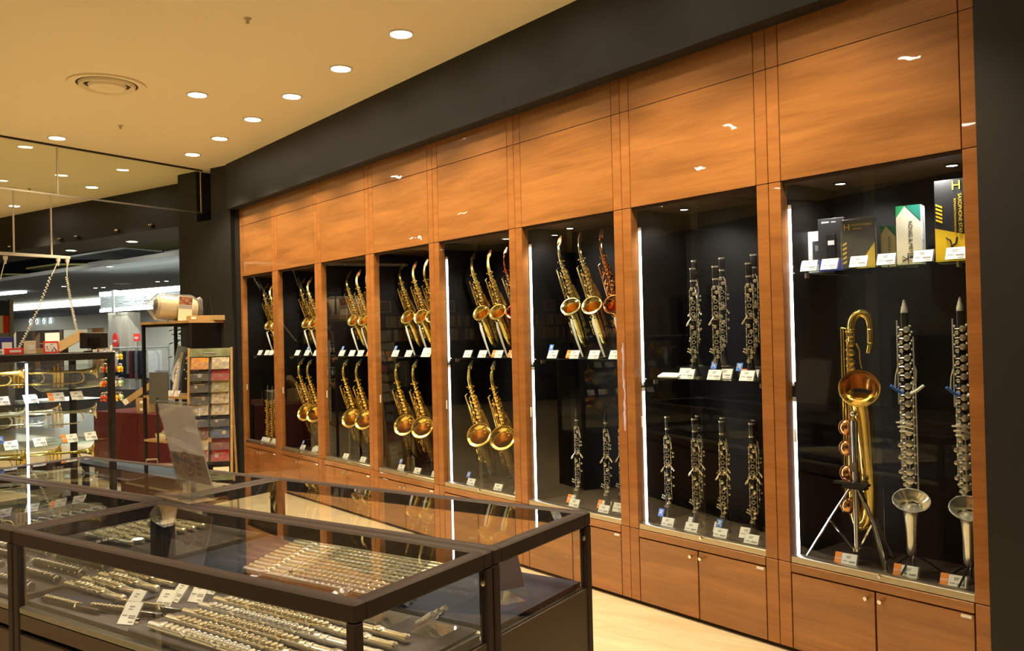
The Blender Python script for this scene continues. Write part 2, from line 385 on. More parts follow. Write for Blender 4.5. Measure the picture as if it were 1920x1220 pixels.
def cabinet(i):
    sl, srr = seams[i], seams[i+1]; cxm = (sl+srr)/2
    t = thing('display_cabinet', cab_labels[i], 'cabinet', MW @ T(cxm, 0, 0), 'cherry display cabinets along the wall')
    a, b = sl-cxm, srr-cxm
    jl, jr = a+0.064, b-0.064
    if i == 0: jl = a+0.045
    if i == 7: jr = b-0.056
    # carcass: dark gap backing, black interior
    m = MB(); 
    m.box((a, 0.018, ZT+0.01), (b, 0.5, ZTOP)).obj('upper_carcass', GROUT, t, False)
    MB().box((a, 0.018, 0.0), (b, 0.5, ZB-0.01)).obj('lower_carcass', GROUT, t, False)
    m = MB(); m.box((a, 0.46, ZB-0.02), (b, 0.5, ZT+0.02)).box((a, 0.05, ZB-0.02), (jl-0.012, 0.46, ZT+0.02)).box((jr+0.012, 0.05, ZB-0.02), (b, 0.46, ZT+0.02))
    m.obj('interior_lining', BLACKL, t, False)
    MB().box((a, 0.056, ZT+0.0005), (b, 0.46, ZT+0.009)).obj('interior_ceiling', BROWNL, t, False)
    MB().box((jl-0.012, 0.06, ZB-0.01), (jr+0.012, 0.46, ZB+0.008)).obj('interior_floor', CABFLOOR, t, False, 'dark brown display floor')
    # jambs
    for x0, x1 in ((a, jl), (jr, b)):
        m = MB(); panel(m, x0, x1, ZB, ZT, 0, 0.05)
        m.obj('jamb', CHERRY_V, t, False)
    # header panels
    for z0, z1 in ((ZT, ZS), (ZS, ZTOP+0.02)):
        m = MB(); panel(m, jl, jr, z0, z1); m.obj('header_panel', CHERRY, t, False)
        for x0, x1 in ((a, jl), (jr, b)):
            m = MB(); panel(m, x0, x1, z0, z1); m.obj('header_stile', CHERRY_V, t, False)
    # lower rail, stiles and doors
    m = MB(); panel(m, jl, jr, 0.357, ZB, -0.002, 0.045); m.obj('lower_rail', CHERRY, t, False)
    for x0, x1 in ((a, jl), (jr, b)):
        m = MB(); panel(m, x0, x1, ZF, ZB); m.obj('lower_stile', CHERRY_V, t, False)
    dm = (jl+jr)/2
    for s, x0, x1 in ((1, jl, dm), (-1, dm, jr)):
        m = MB(); panel(m, x0+0.002, x1-0.002, ZF, 0.354, 0.0, 0.022); dr = m.obj('door', CHERRY, t, False)
        kx = dm - s*0.03
        MB().tube([(kx, 0, 0.325), (kx, -0.014, 0.325), (kx, -0.015, 0.325), (kx, -0.028, 0.325)], [0.005, 0.005, 0.0095, 0.0085], 14).obj('knob', CHROME, dr)
        if s == -1: MB().box((jr-0.05, -0.002, 0.336), (jr-0.012, 0, 0.347)).obj('number_plate', PAPER, dr, False)
    # sill track, sliding panes, lock
    MB().bbox((jl, 0.004, ZB), (jr, 0.058, ZB+0.030), 0.002).obj('sill_track', STEEL, t)
    MB().box((jl, 0.012, ZT-0.014), (jr, 0.055, ZT)).obj('top_track', BROWNL, t, False)
    MB().box((jl, 0.020, ZB+0.005), (dm+0.035, 0.026, ZT-0.004)).obj('glass_pane', GLASSD, t, False)
    MB().box((dm-0.025, 0.038, ZB+0.005), (jr, 0.044, ZT-0.004)).obj('glass_pane', GLASSD, t, False)
    MB().tube([(dm+0.02, 0.018, ZB+0.022), (dm+0.02, 0.004, ZB+0.022), (dm+0.02, 0.003, ZB+0.022), (dm+0.02, -0.006, ZB+0.022)], [0.006, 0.006, 0.009, 0.008], 14).obj('lock', CHROME, t)
    # glass shelf with brackets
    z = shelfz[i]
    sh = MB().box((jl+0.002, 0.075, z-0.008), (jr-0.002, 0.44, z)).obj('glass_shelf', GLASSE, t, False)
    for x in (jl+0.06, jr-0.06): MB().box((x-0.004, 0.08, z-0.03), (x+0.004, 0.11, z-0.0085)).box((x-0.003, 0.08, z-0.012), (x+0.003, 0.44, z-0.0085)).obj('bracket', STEEL, sh, False)
    # light strips on the left inner side
    if i >= 4:
        for z0, z1 in ((ZB+0.03, z-0.07 if i < 7 else 1.105), (z-0.02 if i < 7 else 1.195, ZT-0.12)):
            st = MB().box((jl-0.005, 0.063, z0), (jl+0.003, 0.071, z1)).obj('light_strip', LEDW, t, False)
            MB().box((jl-0.011, 0.060, z0-0.02), (jl-0.006, 0.075, z1+0.02)).box((jl-0.006, 0.062, z1), (jl+0.003, 0.073, z1+0.02)).obj('strip_holder', WHITEM, st, False)
        c = [(jl+0.004, 0.055, z-0.05), (jl+0.012, 0.06, z-0.03), (jl+0.002, 0.05, z), (jl+0.014, 0.062, z+0.02), (jl+0.004, 0.06, z+0.05)]
        MB().tube(c, 0.0016, 5).obj('cable', STEEL, t)
    MB().bbox((jl+0.022, 0.015, 0.93), (jl+0.034, 0.0195, 0.99), 0.002).obj('finger_pull', WHITEM, t)
    # puck lamps in the cabinet ceiling
    for x in (jl+0.12, jr-0.16) if i >= 5 else (cxm-cxm,):
        p = MB().lathe([(0.036, ZT+0.003), (0.036, ZT-0.004), (0.022, ZT-0.005), (0.02, ZT+0.0)], 20, T(x, 0.29, 0), False).obj('puck_lamp', BLACKM if i >= 5 else WHITEM, t)
        MB().lathe([(0.0, ZT-0.003), (0.021, ZT-0.003)], 20, T(x, 0.29, 0), False).obj('lamp_lens', LAMPC, p, False)
        s = spot(t, CAB_SPOT*(1 if i >= 5 else 1.8), 140, WHITE, (x, 0.15, ZT-0.03), 0.7, 0.02)
        s.rotation_euler = (math.radians(12), 0, 0)
    return t
for i in range(8): cabinet(i)

# ------------------------------------------------------------------ saxophones
def interp(pts, rad, n):
    P = [Vector(p) for p in pts]; out = []; rr = []
    for i in range(len(P)-1):
        p0 = P[max(i-1, 0)]; p1 = P[i]; p2 = P[i+1]; p3 = P[min(i+2, len(P)-1)]
        for k in range(n):
            t = k/n; t2 = t*t; t3 = t2*t
            out.append(0.5*((2*p1)+(-p0+p2)*t+(2*p0-5*p1+4*p2-p3)*t2+(-p0+3*p1-3*p2+p3)*t3)); rr.append(rad[i]+(rad[i+1]-rad[i])*t)
    out.append(P[-1]); rr.append(rad[-1]); return out, rr
def build_sax(k=1.0, body=GOLD, keym=GOLD, cap=CORK, bellk=1.0, neckfwd=1.0):
    """alto saxophone standing upright: bow at z=0, bell towards -y. k scales the whole."""
    t = thing('saxophone', '', 'saxophone')
    yb, yf = 0.038, -0.036
    P, R = interp([(0, yb, 0.545), (0, yb, 0.40), (0, yb, 0.25), (0, yb, 0.12), (0, yb-0.004, 0.055), (0, yb-0.018, 0.022), (0, 0, 0.011), (0, yf+0.018, 0.022), (0, yf+0.002, 0.06), (0, yf, 0.13), (0, yf-0.002, 0.19), (0, yf-0.012, 0.235)],
                  [0.0125, 0.0155, 0.0195, 0.023, 0.0245, 0.0255, 0.026, 0.0265, 0.027, 0.029, 0.0315, 0.036], 4)
    m = MB().tube([p*k for p in P], [r*k for r in R], 16, False)
    for z, r in ((0.53, 0.016), (0.12, 0.026)): m.ring((0, yb*k, z*k), (0, 0, 1), r*k, 0.0025*k)
    m.ring((0, yf*k, 0.10*k), (0, 0, 1), 0.029*k, 0.0025*k)
    m.obj('body_tube', body, t)
    # bell
    c = Vector((0, yf-0.012, 0.235)); d0 = Vector((0, -0.18, 1)).normalized(); d1 = Vector((0, -0.62, 0.78)).normalized()
    pts = []; rad = []; p = c.copy()
    prof = [0.036, 0.038, 0.041, 0.0455, 0.0515, 0.0635]
    for j, r in enumerate(prof[:6]):
        pts.append(p.copy()); rad.append(r*bellk if j > 2 else r*(1+(bellk-1)*j/3)); dd = d0.lerp(d1, j/5).normalized(); p = p+dd*(0.013 if j < 4 else 0.006)
    rim = pts[-1]
    m = MB().tube([q*k for q in pts], [r*k for r in rad], 28, False)
    m.ring(rim*k, d1, rad[-1]*k, 0.0028*k, 28, 6)
    b = m.obj('bell', body, t)
    MB().tube([(q+d1*0.0018)*k for q in pts[:4]], [r*0.95*k for r in rad[:4]], 28, False).obj('bell_throat', BELLIN if body is not COPPER else COPPER, b)
    # neck
    s = neckfwd
    up_ = 1.0 if s == 1.0 else 0.35
    Pn, Rn = interp([(0, yb, 0.545), (0, yb+0.002, 0.575), (0, yb+0.010*s, 0.604), (0, yb+0.030*s, 0.628+0.004*up_), (0, yb+0.062*s, 0.636+0.018*up_), (0, yb+0.095*s, 0.634+0.032*up_)], [0.0125, 0.012, 0.0112, 0.0103, 0.0092, 0.0082], 4)
    n = MB().tube([p*k for p in Pn], [r*k for r in Rn], 12).ring(Vector((0, yb, 0.550))*k, (0, 0, 1), 0.0145*k, 0.003*k).ring(Vector((0, yb, 0.568))*k, (0, 0, 1), 0.0140*k, 0.002*k)
    n.tube([Pn[14]*k+Vector((0, 0, 0.014*k)), Pn[10]*k+Vector((0, -0.006*k, 0.016*k)), Pn[7]*k+Vector((0, -0.018*k, 0.0))], 0.0022*k, 6).disc(Pn[16]*k+Vector((0, 0, 0.014*k)), (0, 0, 1), 0.007*k, 0.004*k)
    for q in (-1, 1): n.rod(Pn[2]*k, Pn[2]*k+Vector((q*0.022*k, -0.004*k, 0.004*k)), 0.002*k, 5).ball(Pn[2]*k+Vector((q*0.022*k, -0.004*k, 0.004*k)), 0.005*k, 6)
    nk = n.obj('neck', body, t)
    dn = (Pn[-1]-Pn[-4]).normalized()
    mp = [Pn[-1]-dn*0.012, Pn[-1]+dn*0.030, Pn[-1]+dn*0.075]
    MB().tube([Vector(q)*k for q in mp], [0.0125*k, 0.0120*k, 0.0075*k], 12).obj('mouthpiece_cap', cap, t)
    # keywork: rods, stacks of key cups, side keys
    m = MB()
    rd = random.Random(3)
    for x, y in ((0.027, 0.014), (-0.026, 0.014), (0.032, 0.028), (-0.030, 0.028)):
        m.rod(Vector((x, y, 0.12))*k, Vector((x*0.7, y, 0.50))*k, 0.0018*k)
        for z in (0.14, 0.22, 0.30, 0.38, 0.46):
            f = 1-(z-0.12)/0.38*0.3; m.rod(Vector((x*f, y, z))*k, Vector((x*0.4, yb-0.002, z))*k, 0.0016*k, 5); m.ball(Vector((x*f, y, z))*k, 0.0034*k, 6)
    z = 0.530; j = 0
    while z > 0.115:
        r = 0.0085+0.0065*(0.51-z)/0.4
        off = (yb-0.013-0.012*(0.51-z)/0.4-0.006)
        m.disc(Vector((0.004*(-1)**j, off, z))*k, (0.1*(-1)**j, -1, 0), r*k, 0.005*k, 12)
        m.rod(Vector((0.02, off+0.004, z+0.006))*k, Vector((0, off-0.002, z))*k, 0.002*k, 5)
        z -= 2*r+0.005; j += 1
    for z in (0.49, 0.455, 0.42): m.disc(Vector((0.021, yb-0.004, z))*k, (1, -0.3, 0), 0.0085*k, 0.005*k)
    for q, z in enumerate((0.51, 0.475, 0.44, 0.405, 0.37, 0.335, 0.30)): m.disc(Vector(((-1)**q*0.019, 0.008, z))*k, ((-1)**q*0.5, -1, 0), (0.009+0.0006*q)*k, 0.005*k, 12); m.ball(Vector(((-1)**q*-0.019, 0.006, z-0.01))*k, 0.005*k, 6)
    for z in (0.44, 0.40, 0.36): m.tube([Vector((-0.017, yb-0.01, z+0.03))*k, Vector((-0.030, yb-0.022, z+0.01))*k, Vector((-0.033, yb-0.025, z-0.02))*k], [0.0025*k, 0.003*k, 0.0042*k], 6)
    for x in (0.030, 0.037, 0.024): m.tube([Vector((x*0.8, yb, 0.40))*k, Vector((x+0.006, yb-0.01, 0.33))*k, Vector((x+0.012, yb-0.016, 0.30))*k], [0.002*k, 0.0026*k, 0.0036*k], 6)
    # little finger table
    for q, (x, z) in enumerate(((0.030, 0.285), (0.046, 0.278), (0.033, 0.262), (0.050, 0.256))): m.disc(Vector((x, yf+0.016, z+0.018))*k, (0.3, -1, 0.3), 0.0115*k, 0.004*k, 10)
    kw = m.obj('keywork', keym, t)
    m = MB()
    for q, z in enumerate((0.44, 0.41, 0.38, 0.27, 0.24, 0.21)): m.disc(Vector((0.013, yb-0.030-0.003*q*0.4, z))*k, (0.3, -1, 0), 0.0058*k, 0.003*k, 8)
    m.obj('pearl_touches', PEARL, t)
    # left side guard rod and low key cups with wire guards
    m = MB()
    m.tube([Vector((-0.026, 0.012, 0.53))*k, Vector((-0.037, 0.0, 0.525))*k, Vector((-0.038, -0.002, 0.28))*k, Vector((-0.03, 0.01, 0.27))*k], 0.0022*k, 6)
    m.tube([Vector((-0.033, 0.006, 0.52))*k, Vector((-0.034, 0.004, 0.28))*k], 0.0018*k, 6)
    for z, r in ((0.165, 0.022), (0.115, 0.021)):
        m.disc(Vector((-0.042, yf+0.006, z))*k, (-1, -0.25, 0), r*k, 0.006*k, 16)
        m.ring(Vector((-0.051, yf+0.002, z))*k, (-1, -0.25, 0), r*1.02*k, 0.002*k, 16, 5)
        for a in (0, 2.1, 4.2): m.rod(Vector((-0.051, yf+0.002+r*math.cos(a), z+r*math.sin(a)))*k, Vector((-0.034, yf+0.01+r*math.cos(a), z+r*math.sin(a)))*k, 0.0022*k, 5)
    m.disc(Vector((0.022, yb-0.004, 0.085))*k, (1, -0.5, 0), 0.020*k, 0.006*k, 16).ring(Vector((0.03, yb-0.008, 0.085))*k, (1, -0.5, 0), 0.020*k, 0.002*k, 16, 5)
    # body to bell brace
    m.ring(Vector((0, 0.0, 0.215))*k, (1, 0, 0), 0.012*k, 0.0025*k, 12, 5)
    m.rod(Vector((0.012, yb-0.02, 0.16))*k, Vector((0.012, yb-0.02, 0.27))*k, 0.0018*k)
    m.obj('key_guard', keym, t)
    return t
SAXP = {}
def sax(kind, M, label, group):
    if kind not in SAXP:
        a = dict(gold=dict(k=0.94), pale=dict(body=GOLDP, keym=GOLDP, k=0.97), copper=dict(body=COPPER, keym=COPPER, k=0.97), rose=dict(body=ROSE, keym=GOLDP, k=0.94), black=dict(body=GOLDP, keym=GOLDP),
                 tenor=dict(k=1.16, bellk=1.19, cap=STEEL, neckfwd=1.1), tenord=dict(k=1.16, bellk=1.10, cap=STEEL, neckfwd=1.1, body=GOLD))[kind]
        SAXP[kind] = Proto(lambda a=a: build_sax(**a))
    return SAXP[kind].put(M, label, group)
def build_peg():           # rod stand: foot plate, post, yoke
    t = thing('instrument_stand', '', 'stand')
    MB().bbox((-0.05, -0.06, 0), (0.05, 0.06, 0.008), 0.003).obj('base_plate', BLACKM, t)
    MB().tube([(0, 0.02, 0.008), (0, 0.01, 0.05), (0, 0.0, 0.10)], 0.005, 10).obj('post', CHROME, t)
    MB().tube([(-0.03, -0.045, 0.085), (-0.018, -0.008, 0.088), (0, 0.0, 0.10), (0.018, -0.008, 0.088), (0.03, -0.045, 0.085)], 0.004, 8).obj('yoke', RUBBER, t)
    return t
PEG = Proto(build_peg)
def build_highpeg():
    t = thing('instrument_stand', '', 'stand')
    MB().bbox((-0.04, -0.05, 0), (0.04, 0.05, 0.006), 0.002).obj('base_plate', BLACKM, t)
    MB().tube([(0.035, -0.02, 0.006), (0.012, -0.04, 0.10), (-0.010, -0.058, 0.20), (-0.014, -0.062, 0.235)], [0.006, 0.007, 0.009, 0.006], 10).obj('post', PAPER, t)
    MB().tube([(-0.036, -0.055, 0.242), (-0.014, -0.062, 0.230), (0.010, -0.055, 0.242)], 0.004, 8).obj('yoke', CHROME, t)
    return t
HPEG = Proto(build_highpeg)
place_up = ['first from the left', 'second from the left', 'third from the left']
upper = {0: [(-8.285, 'gold'), (-8.13, 'gold')], 1: [(-7.411, 'gold'), (-7.263, 'gold')], 2: [(-6.497, 'gold'), (-6.32, 'gold'), (-6.15, 'gold')],
         3: [(-5.623, 'gold'), (-5.431, 'gold'), (-5.27, 'gold')], 4: [(-4.669, 'gold'), (-4.482, 'gold'), (-4.300, 'rose')], 5: [(-3.757, 'pale'), (-3.573, 'pale'), (-3.395, 'copper')]}
kindname = dict(gold='gold', rose='rose red', pale='pale gold', copper='dark copper')
cabshort = ['the cabinet beside the black column', 'the second cabinet from the column', 'the third cabinet from the column', 'the fourth cabinet from the column',
            'the fifth cabinet from the column', 'the cabinet above the oboes', 'the clarinet cabinet', 'the right-hand bass clarinet cabinet']
NTH = ['cabinet beside the black column', 'second cabinet from the column', 'third cabinet from the column', 'fourth cabinet from the column', 'fifth cabinet from the column', 'cabinet above the oboes', 'clarinet cabinet', 'right-hand cabinet']
UPL = ['the shelf in the '+q for q in NTH]; FLL = ['the floor of the '+q for q in NTH]
YAW = math.radians(30); TIP = math.radians(26); LEAN = math.radians(-13)
for c, L in upper.items():
    for j, (x, kd) in enumerate(L):
        M = MW @ T(x+0.012, 0.22, 1.585) @ RY(LEAN) @ RZ(YAW) @ RX(TIP) @ T(0, 0.07, -0.27)
        sax(kd, M, '%s alto saxophone, %s on %s' % (kindname[kd], place_up[j].split()[0], UPL[c]), 'alto saxophones on the upper shelves')
        HPEG.put(MW @ T(x+0.06, 0.24, 1.2835) @ RZ(0.2), 'white rod stand, %s on %s' % (place_up[j].split()[0], UPL[c]), 'rod stands on the upper shelves')
lower = {1: [-7.394, -7.204], 2: [-6.509, -6.277], 3: [-5.644, -5.393], 4: [-4.673, -4.412]}
for c, L in lower.items():
    for j, x in enumerate(L):
        M = MW @ T(x+0.0, 0.20, 0.722) @ RY(math.radians(-11)) @ RZ(math.radians(38)) @ RX(math.radians(29)) @ T(0, 0.08, -0.31)
        sax('tenor', M, 'large gold tenor saxophone, %s on %s' % (('left', 'right')[j], FLL[c]), 'tenor saxophones on the cabinet floors')
        PEG.put(MW @ T(x+0.07, 0.22, 0.4065) @ RZ(0.3), 'low black stand, %s on %s' % (('left', 'right')[j], FLL[c]), 'low stands on the cabinet floors')

# straight gold saxophones at the bottom of the first cabinet
def build_straight():
    t = thing('soprano_saxophone', '', 'saxophone')
    MB().lathe([(0.007, 0.50), (0.008, 0.42), (0.012, 0.2), (0.017, 0.08), (0.024, 0.03), (0.040, 0.002), (0.042, 0.0), (0.036, 0.004)], 16).obj('body_tube', GOLD, t)
    m = MB()
    for s in (-1, 1): m.rod((0.018*s, -0.012, 0.09), (0.014*s, -0.010, 0.42), 0.0017)
    z = 0.42
    while z > 0.08:
        m.disc((0, -0.024, z), (0, -1, 0), 0.010, 0.005, 10); m.disc((0.021*(1 if int(z*100) % 2 else -1), -0.012, z-0.01), (1, -1, 0), 0.009, 0.005, 10); z -= 0.024
    m.obj('keywork', GOLD, t)
    MB().tube([(0, 0, 0.50), (0, 0, 0.52), (0, 0.004, 0.57)], [0.008, 0.0085, 0.004], 10).obj('mouthpiece_cap', STEEL, t)
    return t
SOP = Proto(build_straight)
for j, (x, y) in enumerate(((-8.20, 0.16), (-8.11, 0.2), (-8.04, 0.14))):
    SOP.put(MW @ T(x, y, 0.4065) @ RZ(0.6), 'straight gold soprano saxophone in the cabinet beside the column, %s of three' % ('left', 'middle', 'right')[j], 'soprano saxophones beside the column')

# ------------------------------------------------------------------ clarinets and oboes
def build_clarinet(keym=SILVG, ob=False):
    t = thing('oboe' if ob else 'clarinet', '', 'oboe' if ob else 'clarinet')
    s = 0.75 if ob else 1.0
    prof = [(0.0375*s, 0.0), (0.038*s, 0.003), (0.030*s, 0.02), (0.020*s, 0.05), (0.0155*s, 0.085), (0.0145*s, 0.11), (0.0145*s, 0.30), (0.0142*s, 0.50), (0.0135*s, 0.505), (0.0165*s, 0.51), (0.0165*s, 0.565), (0.0150*s, 0.57), (0.011*s, 0.571)]
    if ob: prof = [(0.028, 0), (0.027, 0.006), (0.017, 0.05), (0.0115, 0.09), (0.0115, 0.3), (0.009, 0.50), (0.012, 0.51), (0.008, 0.545), (0.005, 0.575), (0.003, 0.576)]
    MB().lathe(prof, 18).obj('body', EBONY, t)
    m = MB()
    for z, r in ((0.004, 0.0375*s), (0.105, 0.0150*s), (0.300, 0.0150*s), (0.503, 0.0150*s), (0.566, 0.0162*s)):
        if ob and z in (0.004, 0.566): continue
        m.lathe([(r, z-0.004), (r+0.0015, z-0.004), (r+0.0015, z+0.004), (r, z+0.004)], 18, None, False)
    m.obj('rings', keym, t)
    m = MB(); rr = 0.0145*s
    for x in (-1, 1):
        m.rod((x*(rr+0.003), -rr*0.5, 0.12), (x*(rr+0.003), -rr*0.5, 0.28), 0.0024, 6); m.rod((x*(rr+0.003), -rr*0.5, 0.31), (x*(rr+0.003), -rr*0.5, 0.46), 0.0024, 6)
        for z in (0.13, 0.17, 0.21, 0.25, 0.27, 0.32, 0.35, 0.38, 0.42, 0.45): m.ball((x*(rr+0.003), -rr*0.5, z), 0.0042, 6)
    for z in (0.155, 0.185, 0.215, 0.33, 0.36, 0.39): m.ring((0, -rr-0.004, z), (0, -1, 0.05), 0.0088, 0.0024, 14, 6); m.rod((0.0078, -rr-0.004, z), (rr+0.003, -rr*0.5, z), 0.0016, 5)
    for z in (0.135, 0.235, 0.262, 0.315, 0.41, 0.435, 0.46): m.disc((0.006*(1 if int(z*1000) % 2 else -1), -rr-0.004, z), (0, -1, 0), 0.0095, 0.004, 10)
    # crossing levers at the middle joint and the long side levers
    for x, z in ((-0.024, 0.285), (-0.030, 0.278), (0.020, 0.292), (0.028, 0.284)): m.tube([(x*0.4, -rr, z+0.03), (x, -rr*0.6, z+0.008), (x*1.15, -rr*0.4, z-0.006)], [0.0022, 0.003, 0.0052], 6); m.ball((x*1.15, -rr*0.4, z-0.004), 0.0062, 8)
    for z in (0.20, 0.245, 0.355, 0.375): m.rod((rr, -0.002, z), (rr+0.016, -0.008, z), 0.0016, 5); m.disc((rr+0.015, -0.008, z), (0.2, -1, 0), 0.006, 0.003, 8)
    m.tube([(0.008, -rr-0.002, 0.47), (0.015, -rr-0.004, 0.455), (0.021, -rr, 0.42), (0.023, -rr*0.8, 0.395)], [0.002, 0.003, 0.0042, 0.003], 6)
    for x in (-0.011, 0.002): m.rod((x, -rr-0.002, 0.03+0.05), (x, -rr-0.002, 0.155), 0.0018, 6)
    m.disc((-0.011, -rr-0.004, 0.09), (0, -1, 0), 0.0095, 0.004, 10); m.disc((0.004, -rr-0.004, 0.112), (0, -1, 0), 0.009, 0.004, 10)
    for k_, (x, z) in enumerate(((-0.018, 0.145), (-0.027, 0.150), (-0.021, 0.132), (-0.030, 0.137))): m.ball((x, -rr-0.003, z), 0.0068, 8, None, (1, 0.5, 0.7))
    m.obj('keywork', keym, t)
    return t
CLA = Proto(lambda: build_clarinet()); OBO = Proto(lambda: build_clarinet(SILVER, True))
def build_peg2():
    t = thing('clarinet_stand', '', 'stand')
    MB().lathe([(0.05, 0), (0.05, 0.006), (0.012, 0.010), (0.007, 0.10), (0.0, 0.101)], 16).obj('peg', BLACKM, t)
    return t
PEG2 = Proto(build_peg2)
cl7 = [(-2.794, 0.20, 1.1875, 'front row left of the upper shelf'), (-2.651, 0.20, 1.1875, 'front row middle of the upper shelf'), (-2.451, 0.20, 1.1875, 'front row right of the upper shelf'),
       (-2.895, 0.34, 1.2405, 'back row left of the upper shelf'), (-2.715, 0.34, 1.2405, 'back row middle of the upper shelf'), (-2.52, 0.34, 1.2405, 'back row right of the upper shelf'),
       (-2.993, 0.20, 0.4065, 'front row far left on the floor'), (-2.806, 0.20, 0.4065, 'front row second on the floor'), (-2.633, 0.20, 0.4065, 'front row third on the floor'), (-2.456, 0.20, 0.4065, 'front row far right on the floor'),
       (-2.897, 0.34, 0.4065, 'back row left on the floor'), (-2.733, 0.34, 0.4065, 'back row middle on the floor'), (-2.540, 0.34, 0.4065, 'back row right on the floor')]
single('display_riser', MB().bbox((-0.35, -0.055, 0), (0.35, 0.055, 0.0525), 0.002), BLACKL, 'black riser at the back of the upper shelf in the clarinet cabinet', 'display riser', MW @ T(-2.65, 0.355, 1.1875))
for x, y, z, lb in cl7:
    CLA.put(MW @ T(x, y, z) @ RZ(math.radians(32)), 'black clarinet, %s of the clarinet cabinet' % lb, 'clarinets in the clarinet cabinet')
for x, y, lb in ((-3.697, 0.2, 'left'), (-3.452, 0.2, 'middle'), (-3.40, 0.27, 'right')):
    OBO.put(MW @ T(x, y, 0.4065) @ RZ(math.radians(32)), 'black oboe with dense silver keys, %s of three on the cabinet floor' % lb, 'oboes on the cabinet floor')

# ------------------------------------------------------------------ bass clarinets and baritone saxophone
def build_bass():
    t = thing('bass_clarinet', '', 'bass clarinet')
    MB().lathe([(0.0135, 0.30), (0.0155, 0.305), (0.0155, 1.00), (0.013, 1.003)], 16).obj('body', EBONY, t)
    MB().tube([(0, 0, 1.0), (0, 0, 1.02), (0, 0.0, 1.035), (0.0, -0.004, 1.055)], [0.0155, 0.014, 0.009, 0.004], 14).obj('neck_cap', SILVER, t)
    # bell: bottom bow and forward opening flare
    P, R = interp([(0, 0, 0.31), (0, 0, 0.22), (0, 0.0, 0.08), (0, -0.008, 0.03), (0, -0.03, 0.012), (0, -0.055, 0.03), (0, -0.062, 0.10), (0, -0.066, 0.17), (0, -0.075, 0.205)], [0.014, 0.014, 0.015, 0.016, 0.017, 0.018, 0.021, 0.027, 0.037], 4)
    m = MB().tube(P, R, 18, False)
    c = Vector((0, -0.075, 0.205)); d = Vector((0, -0.5, 0.85)).normalized(); pts = []; rad = []
    for j, r in enumerate((0.037, 0.042, 0.050, 0.062, 0.070)): pts.append(c+d*0.009*j); rad.append(r)
    m.tube(pts, rad, 28, False).ring(pts[-1], d, 0.070, 0.003, 28, 6)
    bell = m.obj('bell', SILVER, t)
    MB().tube([p+d*0.001 for p in pts], [r*0.96 for r in rad], 28, False).obj('bell_throat', SILVG, bell)
    m = MB()
    for x, z0, z1 in ((-0.024, 0.35, 0.66), (-0.030, 0.62, 0.97), (0.024, 0.33, 0.72), (0.034, 0.2, 0.72), (0.030, 0.70, 0.90), (-0.018, 0.30, 0.60), (-0.008, 0.28, 0.50), (0.004, 0.28, 0.50)): m.rod((x, -0.016, z0), (x, -0.016, z1), 0.0036, 8)
    z = 0.93; j = 0
    while z > 0.30:
        r = 0.0125+0.005*(0.93-z)
        m.disc((0.004, -0.022, z), (0, -1, 0), r, 0.005, 14); m.rod((-0.024, -0.016, z), (0, -0.022, z), 0.0022, 5); m.ball((-0.024, -0.016, z+0.01), 0.0062, 8).disc((-0.017, -0.022, z-0.016), (-0.3, -1, 0), 0.008, 0.004, 10).ball((0.018, -0.020, z+0.014), 0.006, 8); m.ball((0.025, -0.016, z-0.01), 0.0062, 8)
        z -= 0.036 + 0.010*(j % 3 == 2); j += 1
    for q in range(3): m.tube([(-0.045+0.006*q, -0.028, 0.545-0.018*q), (-0.015, -0.030, 0.548-0.018*q), (0.02, -0.026, 0.538-0.018*q)], [0.004, 0.006, 0.004], 8)
    for z in (0.45, 0.40, 0.34, 0.26): m.rod((-0.03, -0.018, z), (0.02, -0.018, z), 0.0022, 5); m.disc((-0.03, -0.02, z), (0, -1, 0), 0.010, 0.004, 10)
    m.tube([(0.028, -0.01, 0.80), (0.038, -0.016, 0.76), (0.036, -0.02, 0.71)], [0.002, 0.004, 0.003], 6); m.tube([(-0.03, -0.01, 0.78), (-0.040, -0.016, 0.74), (-0.044, -0.02, 0.68)], [0.002, 0.003, 0.005], 6)
    m.obj('keywork', SILVER, t)
    for s in (-1, 1): MB().tube([(s*0.015, -0.03, 0.665), (s*0.04, -0.04, 0.68), (s*0.062, -0.045, 0.70)], [0.006, 0.0065, 0.006], 8, True).obj('key_clamp', PAPER if s > 0 else BLUET, t, True, 'plastic strip holding the keys')
    return t
BASS = Proto(build_bass)
for x, lb in ((-1.692, 'left'), (-1.468, 'right')):
    BASS.put(MW @ T(x, 0.20, 0.487) @ RZ(math.radians(30)), 'tall black bass clarinet with upturned silver bell, %s of the two' % lb, 'bass clarinets in the right cabinet')
def build_bass_stand():
    t = thing('instrument_stand', '', 'stand')
    MB().lathe([(0.006, 0.02), (0.006, 0.10), (0.016, 0.104), (0.016, 0.12), (0, 0.121)], 12, T(0, -0.01, 0)).obj('post', CHROME, t)
    for a in (0.5, 2.6, 4.7):
        q = RZ(a); MB().tube([q @ Vector((0.0, 0, 0.085)), q @ Vector((0.06, 0, 0.05)), q @ Vector((0.125, 0, 0.004))], 0.004, 8, True, T(0, -0.01, 0)).obj('leg', BLACKM, t)
    return t
BST = Proto(build_bass_stand)
for x, lb in ((-1.692, 'left'), (-1.468, 'right')):
    BST.put(MW @ T(x+0.02, 0.19, 0.4065), 'low black tripod stand under the %s bass clarinet' % lb, 'stands of the bass clarinets')
